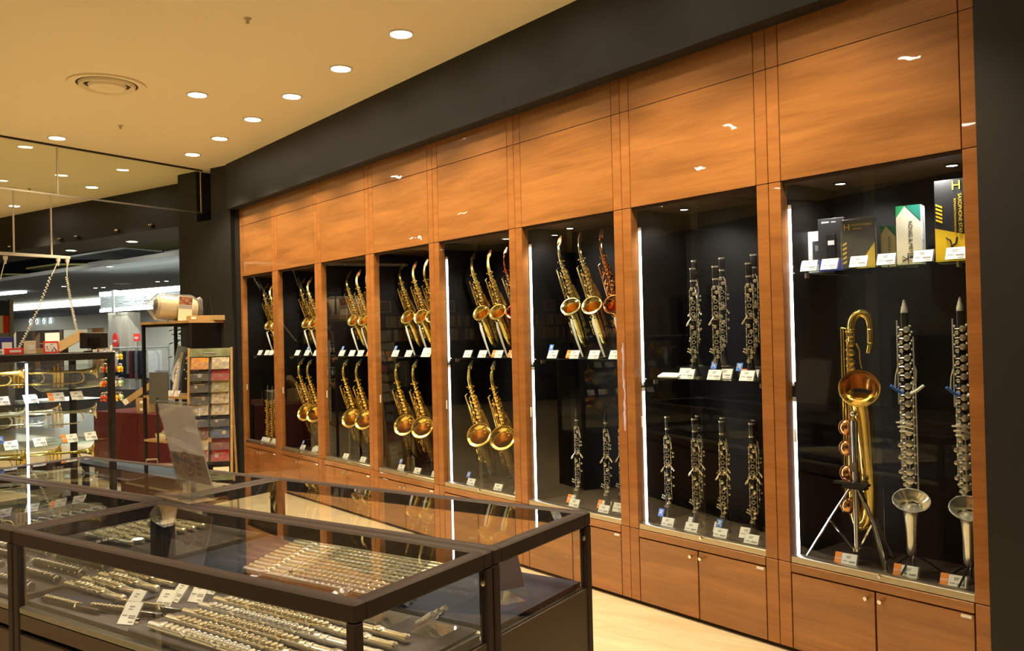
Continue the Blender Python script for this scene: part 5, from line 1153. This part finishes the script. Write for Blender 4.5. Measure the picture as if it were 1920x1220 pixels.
for r in range(9):
    z = 1.205-0.095*r
    for c_ in range(2):
        x = -0.083+0.166*c_
        MB().box((x-0.078, -0.036, z), (x+0.078, -0.034, z+0.06), LEAN_).box((x-0.078, -0.034, z), (x+0.078, 0.010, z+0.002), LEAN_).obj('pocket', ACRYL, t, False)
        nm, col = covers[r][c_]
        o = thing('magazine', '%s magazine in the rack, %s column, row %s' % (nm, ('left', 'right')[c_], ('one', 'two', 'three', 'four', 'five', 'six', 'seven', 'eight', 'nine')[r]), 'magazine', MRK @ LEAN_ @ T(x, -0.02, z+0.003) @ RX(math.radians(-9)), 'magazines in the rack')
        MB().box((-0.07, 0, 0), (0.07, 0.004, 0.10)).obj('cover', pm(nm.replace(' ', '_')+'_cover', col), o, False)
        MB().box((-0.06, -0.001, 0.084), (-0.06+0.03+0.02*((r+c_) % 3), 0, 0.089)).disc((0.03-0.03*(r % 3), -0.0005, 0.045), (0, -1, 0), 0.012+0.006*((r+c_) % 2), 0.001, 10).box((-0.05, -0.001, 0.062-0.01*(r % 2)), (0.01+0.015*(r % 3), 0, 0.068-0.01*(r % 2))).obj('cover_print', (BRPR, GOLDPR, INK)[(r*2+c_) % 3] if sum(col) < 0.6 else (INK, BRPR)[r % 2], o, False)
o = thing('leaflet', 'cream leaflet hanging low at the right of the magazine rack', 'leaflet', MRK @ LEAN_ @ T(0.09, -0.03, 0.25))
MB().box((-0.06, 0, 0), (0.065, 0.003, 0.15)).obj('sheet', CREAMP, o, False); MB().box((-0.04, -0.001, 0.11), (0.04, 0, 0.118)).box((-0.04, -0.001, 0.06), (0.03, 0, 0.066)).box((-0.04, -0.001, 0.02), (0.0, 0, 0.03)).obj('print', INK, o, False)
# sloping dark board on a stand left of the rack
o = thing('music_stand', 'dark grey music desk standing left of the magazine rack', 'music stand', MC @ T(-4.92, 2.20, 0) @ RZ(math.radians(42)))
MB().box((-0.075, -0.004, 0.93), (0.075, 0.004, 1.19), RX(-0.05)).obj('desk', mat('dark_grey_board', (0.07, 0.068, 0.06), 0.7), o, False); MB().rod((0, 0.012, 0.25), (0, 0.0, 0.98), 0.009, 8).obj('pole', BLACKM, o)
for a in (0.3, 2.4, 4.5): MB().rod((0, 0.012, 0.27), (0.2*math.cos(a), 0.012+0.2*math.sin(a), 0.008), 0.007, 6).obj('leg', BLACKM, o)

# ------------------------------------------------------------------ red table behind
t = thing('cloth_table', 'table under a deep red cloth beyond the shelving unit', 'table', MC @ T(-6.75, 3.30, 0))
m = MB(); n = 60; vs = []; fs = []; per = []
for k in range(n):
    u = k/n*4; s_ = int(u); f = u-s_
    x, y = [(-0.55+1.1*f, -0.28), (0.55, -0.28+0.56*f), (0.55-1.1*f, 0.28), (-0.55, 0.28-0.56*f)][s_]; per.append((x, y, k))
for x, y, k in per: vs.append((x, y, 0.72))
for x, y, k in per: q = 1+0.03*math.sin(k*1.9); vs.append((x*q, y*(1+0.05*math.sin(k*1.7)), 0.02))
for k in range(n): fs.append((k, (k+1) % n, n+(k+1) % n, n+k))
fs.append(tuple(range(n))); m.add(vs, fs); m.obj('cloth', REDC, t)
for j, (z, lb) in enumerate(((0.7205, 'lower small brown box stacked on the red table'), (0.797, 'upper small brown box stacked on the red table'))):
    o = thing('small_carton', lb, 'box', MC @ T(-6.52, 3.12, z) @ RZ(0.5)); MB().bbox((-0.075, -0.05, 0), (0.075, 0.05, 0.075), 0.002).obj('box_body', CARTON, o, False); MB().box((-0.03, -0.052, 0.025), (0.0, -0.05, 0.05)).obj('label_sticker', PAPER, o, False)
o = thing('long_carton', 'long tan carton slanting up over the red table', 'box', MC @ T(-6.60, 3.10, 0.916) @ RZ(0.62) @ RY(math.radians(-33)))
MB().bbox((-0.16, -0.03, -0.03), (0.16, 0.03, 0.03), 0.002).obj('box_body', CARTON, o, False); MB().box((-0.17, -0.028, -0.028), (-0.12, -0.032, 0.028)).obj('white_end', PAPER, o, False)
o = thing('grey_bin', 'grey display trough standing on the red table behind the cartons', 'trough', MC @ T(-6.62, 3.36, 0.7205))
MB().box((-0.25, -0.08, 0.0), (0.25, 0.08, 0.13)).obj('trough_body', MATS['grey_panel'], o, False)
# keyring stand with coloured toys
t = thing('keyring_stand', 'slim rotating stand hung with bright keyrings right of the trumpet case', 'display stand', MC @ T(-6.45, 2.72, 0))
MB().rod((0, 0, 0.01), (0, 0, 1.42), 0.012, 10).lathe([(0.16, 0), (0.16, 0.01), (0.02, 0.02)], 20).obj('pole', WHITEM, t)
for z in (1.36, 1.24, 1.10, 0.96): MB().ring((0, 0, z), (0, 0, 1), 0.085, 0.003, 24, 5).rod((-0.085, 0, z), (0.085, 0, z), 0.003).rod((0, -0.085, z), (0, 0.085, z), 0.003).obj('hook_ring', CHROME, t)
tc = [('red', REDP), ('green', mat('lime_plastic', (0.25, 0.60, 0.12), 0.3)), ('orange', ORANGE), ('white', PEARL), ('yellow', YELLOW), ('blue', BLUET)]
rd = random.Random(11); kp = {}
for k in range(44):
    nm, mm = tc[rd.randrange(6)]
    z = [1.36, 1.24, 1.10, 0.96][k % 4]; a = 2*PI*k/44*1.0+0.1
    if nm not in kp:
        def bk(mm=mm):
            o = thing('keyring', '', 'keyring'); MB().ring((0, 0, -0.012), (0, 1, 0), 0.010, 0.0016, 12, 4).obj('ring', CHROME, o)
            MB().ball((0, 0, -0.045), 0.021, 10, None, (1, 0.6, 1.1)).ball((0.008, 0, -0.072), 0.012, 8).obj('figure', mm, o); return o
        kp[nm] = Proto(bk)
    kp[nm].put(MC @ T(-6.45+0.088*math.cos(a), 2.72+0.088*math.sin(a), z-0.003) @ RZ(a), 'small %s keyring hanging on the rotating stand' % nm, '%s keyrings on the rotating stand' % nm)

# ------------------------------------------------------------------ the mall beyond
struct('wall_mall', MB().box((-60, 21.0, 2.2), (-10, 21.3, 2.9)).box((-37.65, 21.0, 0), (-10, 21.3, 2.2)).box((-60, 21.0, 0), (-46.7, 21.3, 2.2)), MALLG, MC)
struct('trim_1', MB().box((-60, 20.9, 2.9), (-10, 21.3, 3.3)), mat('mall_grey_band', (0.10, 0.10, 0.11), 0.7), MC)
struct('ceiling_mall', MB().add([(-60, 15.5, 3.7), (-18, 11.5, 3.7), (-4, 9.6, 3.7), (-4, 24, 3.7), (-60, 24, 3.7), (-60, 15.5, 3.82), (-18, 11.5, 3.82), (-4, 9.6, 3.82), (-4, 24, 3.82), (-60, 24, 3.82)],
       [(0, 4, 3, 2, 1), (5, 6, 7, 8, 9), (0, 1, 6, 5), (1, 2, 7, 6), (2, 3, 8, 7), (3, 4, 9, 8), (4, 0, 5, 9)]), MALLC, MC)
struct('ceiling_void', MB().box((-60, 3.8, 5.2), (0, 26, 5.3)), MALLD, MC)
struct('trim_2', MB().box((-46.6, 20.86, 3.31), (-37.0, 20.89, 3.66)), LAMPM2, MC)
for k, (q, mm, lb) in enumerate((([(-30.2, 13.7), (-28.0, 13.6), (-26.6, 15.1), (-31.1, 15.6)], OLIVE, 'olive hanging ceiling panel nearest the coiled cords'),
                         ([(-21.4, 12.0), (-17.5, 11.6), (-17.5, 13.2), (-21.4, 13.3)], OLIVE, 'olive hanging ceiling panel next to the black column'),
                         ([(-34.9, 16.6), (-31.2, 16.6), (-32.2, 18.3), (-36.0, 18.4)], OLIVE, 'olive hanging ceiling panel farthest away'),
                         ([(-36.0, 14.4), (-33.2, 14.4), (-32.7, 15.2), (-36, 15.4)], OLIVE, 'olive hanging ceiling panel at the left edge'),
                         ([(-26.0, 12.6), (-21.6, 12.3), (-21.8, 13.6), (-24.8, 14.0)], GREYP, 'grey hanging ceiling panel in the middle'),
                         ([(-27.0, 14.2), (-19.5, 13.5), (-18.5, 14.6), (-24.5, 15.6)], GREYP, 'wide grey hanging ceiling panel behind the middle one'))):
    n = len(q); vs = [(x, y, 4.2) for x, y in q]+[(x, y, 4.26) for x, y in q]
    single('ceiling_panel', MB().add(vs, [tuple(range(n-1, -1, -1)), tuple(range(n, 2*n))]+[(i, (i+1) % n, n+(i+1) % n, n+i) for i in range(n)]), mm, lb, 'ceiling panel', MC, 'hanging panels over the mall', False)
single('light_tube', MB().box((-42.5, 15.6, 3.60), (-34.6, 15.9, 3.68)), LAMPM, 'long bright light trough on the mall ceiling at the left edge', 'ceiling light', MC, None, False)
for x, y, lb in ((-31.4, 17.0, 'left pair, left lamp'), (-31.0, 17.1, 'left pair, right lamp'), (-26.9, 16.8, 'right pair, left lamp'), (-26.5, 16.9, 'right pair, right lamp')):
    o = thing('mall_downlight', 'small lamp in the mall ceiling, %s' % lb, 'ceiling light', MC @ T(x, y, 3.7), 'mall ceiling lamps')
    MB().lathe([(0.09, 0), (0.09, -0.01), (0.07, -0.012)], 20).obj('trim_ring', WHITEM, o); MB().lathe([(0, -0.014), (0.07, -0.014)], 20, None, False).obj('lens', LAMPM, o, False)
for x, lb in ((-45.5, 'left'), (-42.3, 'middle'), (-39.9, 'right')):  # lamps added to brighten the inside of the distant shop
    o = thing('shop_fill_lamp', 'added warm fill lamp inside the distant shop, %s one' % lb, 'ceiling light', MC @ T(x, 22.0, 3.15))
    MB().tube([(0, 0, 0), (0, 0, 0.4)], 0.05, 12).obj('housing', BLACKM, o); spot(o, 260, 150, (1.0, 0.78, 0.48), (0, 0, -0.03), 0.5, 0.05)
o = thing('mall_vent', 'round air vent in the mall ceiling', 'air vent', MC @ T(-28.8, 16.6, 3.7)); MB().lathe([(0.35, 0), (0.35, -0.02), (0.26, -0.05), (0.26, -0.02)], 28, None, False).obj('rim', GREYP, o); MB().lathe([(0.18, -0.03), (0.0, -0.05)], 28, None, False).obj('centre_disc', GREYP, o)
# unseen fill lights added on the mall side of the beam, washing the hanging panels
for x, lb in ((-10.5, 'right'), (-15.0, 'middle'), (-20.0, 'left')):
    o = thing('panel_fill_light', 'added fill light on the mall side of the bulkhead, %s one' % lb, 'spotlight', MC @ T(x, 4.80, 3.2), 'fill lights added for the hanging panels')
    MB().tube([(0, -0.08, 0), (0, 0.02, 0)], 0.01, 8).tube([(0, 0.0, -0.03), (0, 0.10, 0.03)], 0.04, 12).obj('housing', BLACKM, o)
    sp_ = spot(o, 1300, 55, (1.0, 0.98, 0.86), (-0.02, 0.16, 0.06), 0.7, 0.05)
    dv = Vector((-9.5, 8.6, 0.95)); sp_.rotation_euler = dv.to_track_quat('-Z', 'Y').to_euler()
# shop opposite with lit letters
def area(parent, power, sx, sy, col, M):
    l = bpy.data.lights.new('lamp', 'AREA'); l.shape = 'RECTANGLE'; l.size = sx; l.size_y = sy; l.energy = power; l.color = col
    o = bpy.data.objects.new('lamp', l); COL.objects.link(o); o.parent = parent; o.matrix_world = M; return o
t = thing('shop_sign', 'glowing shop sign reading coen over the distant shop front', 'sign', MC @ T(-43.43, 20.98, 2.725))
for q_, ch in enumerate('coen'): text_mb(ch, 0.62, T(-1.0+0.67*q_, -0.06, 0.0) @ FRONT, MB()).obj('letter', SIGNL, t, False)
for q_, ch in enumerate('coen'): text_mb(ch, 0.50, T(-1.0+0.67*q_, -0.10, 0.0) @ FRONT, MB()).obj('letter_face', BOXBLACK, t, False)
struct('wall_shop_inner', MB().box((-47, 24.0, 0), (-37, 24.1, 3.2)), mat('shop_brown', (0.16, 0.08, 0.03), 0.8), MC)
struct('trim_3', MB().box((-44.4, 21.0, 0), (-44.1, 21.25, 2.2)).box((-41.7, 21.0, 0), (-41.4, 21.25, 2.2)), mat('door_brown', (0.10, 0.05, 0.03), 0.6), MC)
struct('wall_shop_cream', MB().box((-41.4, 21.05, 0), (-39.2, 21.3, 2.2)), CREAMW, MC)
for k, (x0_, x1_, z0_, z1_, lb) in enumerate(((-46.4, -44.6, 0.9, 2.1, 'glowing shop shelf at the left of the distant shop'), (-42.8, -41.8, 1.0, 2.05, 'glowing shop niche under the sign'), (-39.0, -37.8, 1.2, 2.0, 'glowing display window at the right of the distant shop'))):
    o = thing('lit_display', lb, 'shop display', MC @ T((x0_+x1_)/2, 22.4, 0)); w_ = (x1_-x0_)/2
    MB().box((-w_, 0.3, z0_), (w_, 0.35, z1_)).obj('glowing_back', STOREG, o, False)
    MB().box((-w_, 0, z0_-0.06), (w_, 0.3, z0_)).box((-w_, 0, (z0_+z1_)/2), (w_, 0.3, (z0_+z1_)/2+0.05)).obj('shelf', CARTON, o, False)
    m = MB(); rd = random.Random(k)
    for q in range(5): xx = -w_+0.15+q*(2*w_-0.3)/4; m.bbox((xx-0.09, 0.05, z0_), (xx+0.09, 0.2, z0_+rd.uniform(0.2, 0.4)), 0.01)
    m.obj('folded_goods', [REDP, GREYP, CARTON][k], o, False); o.children[-1]['kind'] = 'stuff'
# slatted light box and pillars
t = thing('slatted_light_box', 'long white slatted light box with bright edges over the pillars', 'light box', MC @ T(-22.0, 13.0, 0))
MB().box((-2.2, 0, 2.5), (6, 0.3, 3.0)).obj('box_body', BRICKL, t, False)
for z0, z1 in ((2.93, 3.06), (2.43, 2.52)):
    for xa, xb in ((-2.2, -1.5), (-1.38, 6)): MB().box((xa, -0.04, z0), (xb, 0, z1)).obj('bright_edge', LAMPM, t, False)
m = MB(); rd = random.Random(8)
for r in range(9):
    z = 2.545+r*0.042; x = -2.15
    while x < 3:
        L = rd.uniform(0.1, 0.5); m.box((x, -rd.uniform(0.01, 0.05), z), (x+L, 0, z+0.03)); x += L+0.02
s_ = m.obj('slats', BRICKL, t, False); s_['kind'] = 'stuff'
MB().box((-1.5, -0.06, 2.4), (-1.38, 0.1, 3.1)).obj('divider_post', GREYP, t, False)
for x0_, x1_, lb in ((-23.94, -23.3, 'left'), (-23.25, -22.87, 'right')):
    single('pillar', MB().box((x0_, 13.08, 0), (x1_, 13.5, 2.395)), ASHWOOD, 'pale wood-clad pillar under the light box, %s one' % lb, 'pillar', MC, 'wood-clad pillars', False)
struct('wall_white', MB().box((-22.8, 15.0, 0), (-14, 15.1, 2.9)), mat('white_wall_paint', (0.55, 0.58, 0.60), 0.8), MC)
for x, z, r, lb in ((-23.35, 1.52, 0.15, 'red oval sign on the pale pillar'), (-22.2, 1.60, 0.16, 'red square sign beside the pale pillars')):
    o = thing('red_sign', lb, 'sign', MC @ T(x, 12.95, z)); (MB().disc((0, 0, 0), (0, -1, 0), r*1.15, 0.02, 24, Matrix.Diagonal((0.85, 1, 1.4, 1))) if 'oval' in lb else MB().box((-r, -0.01, -r*0.7), (r, 0.01, r*0.7))).obj('plate', REDP, o)
    MB().box((-r*0.6, -0.02, -0.01), (r*0.6, -0.012, 0.015)).box((-r*0.5, -0.02, -0.05), (r*0.5, -0.012, -0.035)).obj('print', PAPER, o, False)
    if 'square' in lb: MB().rod((0, 0.02, -1.6), (0, 0.02, 0), 0.012).obj('pole', STEEL, o)
    else: MB().rod((0, 0.01, -1.52), (0, 0.012, -0.1), 0.012).obj('pole', STEEL, o)
# clothes rails
t = thing('clothes_rail', 'steel clothes rail with dark garments beyond the shelving unit', 'clothes rail', MC @ T(-21.4, 12.4, 0))
for x in (-1.3, 0, 1.6): MB().rod((x, 0, 0), (x, 0, 1.34), 0.02).obj('upright', GREYP, t)
MB().rod((-1.3, 0, 1.30), (1.6, 0, 1.30), 0.02, 8).rod((-1.3, 0, 0.62), (1.6, 0, 0.62), 0.015, 8).obj('rail', GREYP, t)
gcol = [('black', (0.02, 0.02, 0.022)), ('grey', (0.15, 0.15, 0.15)), ('navy', (0.03, 0.04, 0.08)), ('pale blue', (0.35, 0.40, 0.45)), ('white', (0.6, 0.6, 0.58)), ('dark red', (0.12, 0.02, 0.02))]
rd = random.Random(6)
for k in range(16):
    nm, cc = gcol[[0, 3, 0, 1, 4, 0, 2, 0, 1, 5, 0, 1, 0, 2, 0, 4][k]]
    o = thing('garment', '%s garment on the clothes rail, number %s from the left' % (nm, ['one', 'two', 'three', 'four', 'five', 'six', 'seven', 'eight', 'nine', 'ten', 'eleven', 'twelve', 'thirteen', 'fourteen', 'fifteen', 'sixteen'][k]), 'garment', MC @ T(-22.6+k*0.14, 12.4, 1.27), 'garments on the clothes rail')
    h_ = rd.uniform(0.6, 0.95)
    MB().prism([(-0.05, -h_), (0.05, -h_), (0.055, -0.2), (0.03, -0.06), (-0.03, -0.06), (-0.055, -0.2)], -0.22, 0.22).obj('cloth', pm(nm.replace(' ', '_')+'_garment', cc, 0.2), o); MB().rod((0, 0, -0.06), (0, 0, 0.02), 0.005).obj('hanger_hook', CHROME, o)
# potted plant seen through the shelving
t = thing('potted_plant', 'green leafy plant seen through the shelving unit beside the column', 'plant', MC @ T(-9.9, 6.1, 0))
MB().lathe([(0.14, 0), (0.18, 0.35), (0.16, 0.35), (0.15, 0.30), (0, 0.30)], 20).obj('pot', GREYP, t); MB().tube([(0, 0, 0.3), (0.02, 0, 0.8), (0, 0.03, 1.3)], 0.02, 8).obj('stem', CARTON, t)
m = MB(); rd = random.Random(12)
for k in range(120):
    a, e, r = rd.uniform(0, 2*PI), rd.uniform(-1, 1), rd.uniform(0.08, 0.32); p = Vector((r*math.cos(a), r*math.sin(a), 1.45+0.35*e))
    Ml = T(*p) @ RZ(a) @ RY(rd.uniform(-0.8, 0.8)) @ RX(rd.uniform(-0.6, 0.6))
    m.add([(0, 0, 0), (0.04, 0.022, 0.006), (0.09, 0.0, 0), (0.04, -0.022, 0.006), (0.04, 0, 0.001)], [(0, 4, 1), (1, 4, 2), (2, 4, 3), (3, 4, 0)], Ml)
lf = m.obj('leaves', PLANT, t); lf['kind'] = 'stuff'
# coloured stall panel at the left edge
t = thing('stall_panel', 'white and red stall panel with dark header at the left edge', 'panel', MC @ T(-14.0, 5.0, 0))
MB().box((-0.03, -1.2, 1.96), (0.03, 0.36, 2.22)).obj('header', mat('dark_navy_board', (0.03, 0.04, 0.07), 0.6), t, False)
MB().box((-0.02, -1.2, 0), (0.02, 0.36, 1.66)).obj('lower_panel', GREYP, t, False)
MB().box((-0.02, 0.27, 1.66), (0.02, 0.36, 1.96)).obj('red_panel', REDP, t, False); MB().box((-0.02, -1.2, 1.66), (0.02, 0.25, 1.96)).obj('white_panel', PAPER, t, False); MB().box((-0.02, 0.25, 1.66), (0.02, 0.27, 1.96)).obj('yellow_line', YELLOW, t, False)
MB().box((-0.04, 0.37, 0), (0.04, 0.43, 2.25)).obj('post', GREYP, t, False)
# fill lamps added to light the mall
for k, (x, y, p_) in enumerate(((-31, 15.5, 1500), (-22, 12, 500), (-43, 18, 500), (-38, 16, 700), (-15, 11.6, 500), (-30, 19, 800))):
    o = thing('mall_fill_lamp', 'added wide fill lamp in the mall ceiling, %s' % ('over the aisle', 'before the slatted light box', 'before the shop sign', 'left of the shop sign', 'behind the black column', 'far aisle')[k], 'ceiling light', MC @ T(x, y, 3.69), 'fill lamps added to the mall ceiling')
    MB().lathe([(0.10, 0), (0.10, -0.01), (0.08, -0.012)], 20).obj('trim_ring', WHITEM, o); MB().lathe([(0, -0.014), (0.08, -0.014)], 20, None, False).obj('lens', LAMPM, o, False)
    spot(o, p_, 165, (0.92, 1.0, 0.93), (0, 0, -0.03), 0.3, 0.1)

# ------------------------------------------------------------------ the shop behind the camera, seen in the cabinet glass
t = thing('wall_lettering', 'dark lettering PIANO SELECTION on the grey wall behind the camera', 'lettering', MC @ T(-8.85, -4.3, 2.33))
text_mb('PIANO SELECTION', 0.22, T(0, 0.012, 0) @ RZ(PI) @ FRONT, MB()).obj('letters', BLACKM, t, False)
t = thing('wall_lettering', 'dark lettering for wind instruments on the grey wall behind the camera', 'lettering', MC @ T(-5.62, -4.3, 2.22))
text_mb('管楽器', 0.24, T(0, 0.012, 0) @ RZ(PI) @ FRONT, MB()).obj('letters', BLACKM, t, False)
struct('door_1', MB().box((-10.2, -4.3, 0), (-7.4, -4.27, 2.05)).box((-5.0, -4.3, 0), (-3.2, -4.27, 1.3)), BLACKL, MC)
t = thing('bookcase', 'long black bookcase facing the cabinets, seen in the glass', 'bookcase', MC @ T(-13.2, -1.0, 0))
MB().box((-0.3, -2.9, 0), (-0.27, 3.2, 2.35)).obj('back_panel', BLACKL, t, False)
for z in (0.05, 0.45, 0.85, 1.10, 1.34, 1.62, 1.92, 2.35): MB().box((-0.27, -2.9, z-0.02), (0.0, 3.2, z)).obj('board', BLACKM, t, False)
for y in (-2.9, -1.7, -0.5, 0.7, 1.9, 3.18): MB().box((-0.27, y, 0), (0.0, y+0.02, 2.35)).obj('upright', BLACKM, t, False)
bk_ = [pm('book_%s' % n_, c_, 0.1) for n_, c_ in (('cream', (0.6, 0.52, 0.36)), ('white', (0.65, 0.63, 0.56)), ('red', (0.35, 0.05, 0.03)), ('grey', (0.22, 0.22, 0.22)), ('yellow', (0.50, 0.42, 0.12)), ('black', (0.03, 0.03, 0.03)), ('blue', (0.08, 0.12, 0.22)))]
bm_ = [MB().bbox((-0.19, -0.024, 0), (0, 0.024, 0.23), 0.003).mesh('book_%d' % q, [mm]) for q, mm in enumerate(bk_)]
rd = random.Random(21)
for z, nm in ((1.6205, 'upper'), (1.3405, 'lower')):
    y = -3.85
    while y < 2.1:
        if min(abs(y-(q-1.0)) for q in (-2.9, -1.7, -0.5, 0.7, 1.9, 3.18)) > 0.05 and rd.random() > 0.06:
            o = bpy.data.objects.new('book', bm_[min(6, int(rd.random()**1.4*7))]); COL.objects.link(o); o.matrix_world = MC @ T(-13.215-rd.uniform(0, 0.02), y+0.0, z+0.0)
            tag(o, 'book standing in the %s row of the black bookcase seen in the glass' % nm, 'book', 'books in the %s row of the black bookcase' % nm)
        y += 0.052
for j, y in enumerate((-3.2, -1.9, -0.9, 0.45, 1.5)):
    o = thing('framed_picture', 'small framed picture on the black bookcase, %s from the back wall' % ords[j], 'picture', MC @ T(-13.28, y, 1.921) @ RZ(PI/2) @ RX(-0.1))
    MB().box((-0.14, 0, 0), (0.14, 0.015, 0.24)).obj('frame', PAPER, o, False); MB().box((-0.11, -0.002, 0.03), (0.11, 0, 0.21)).obj('picture', MATS['brown_photo'], o, False)
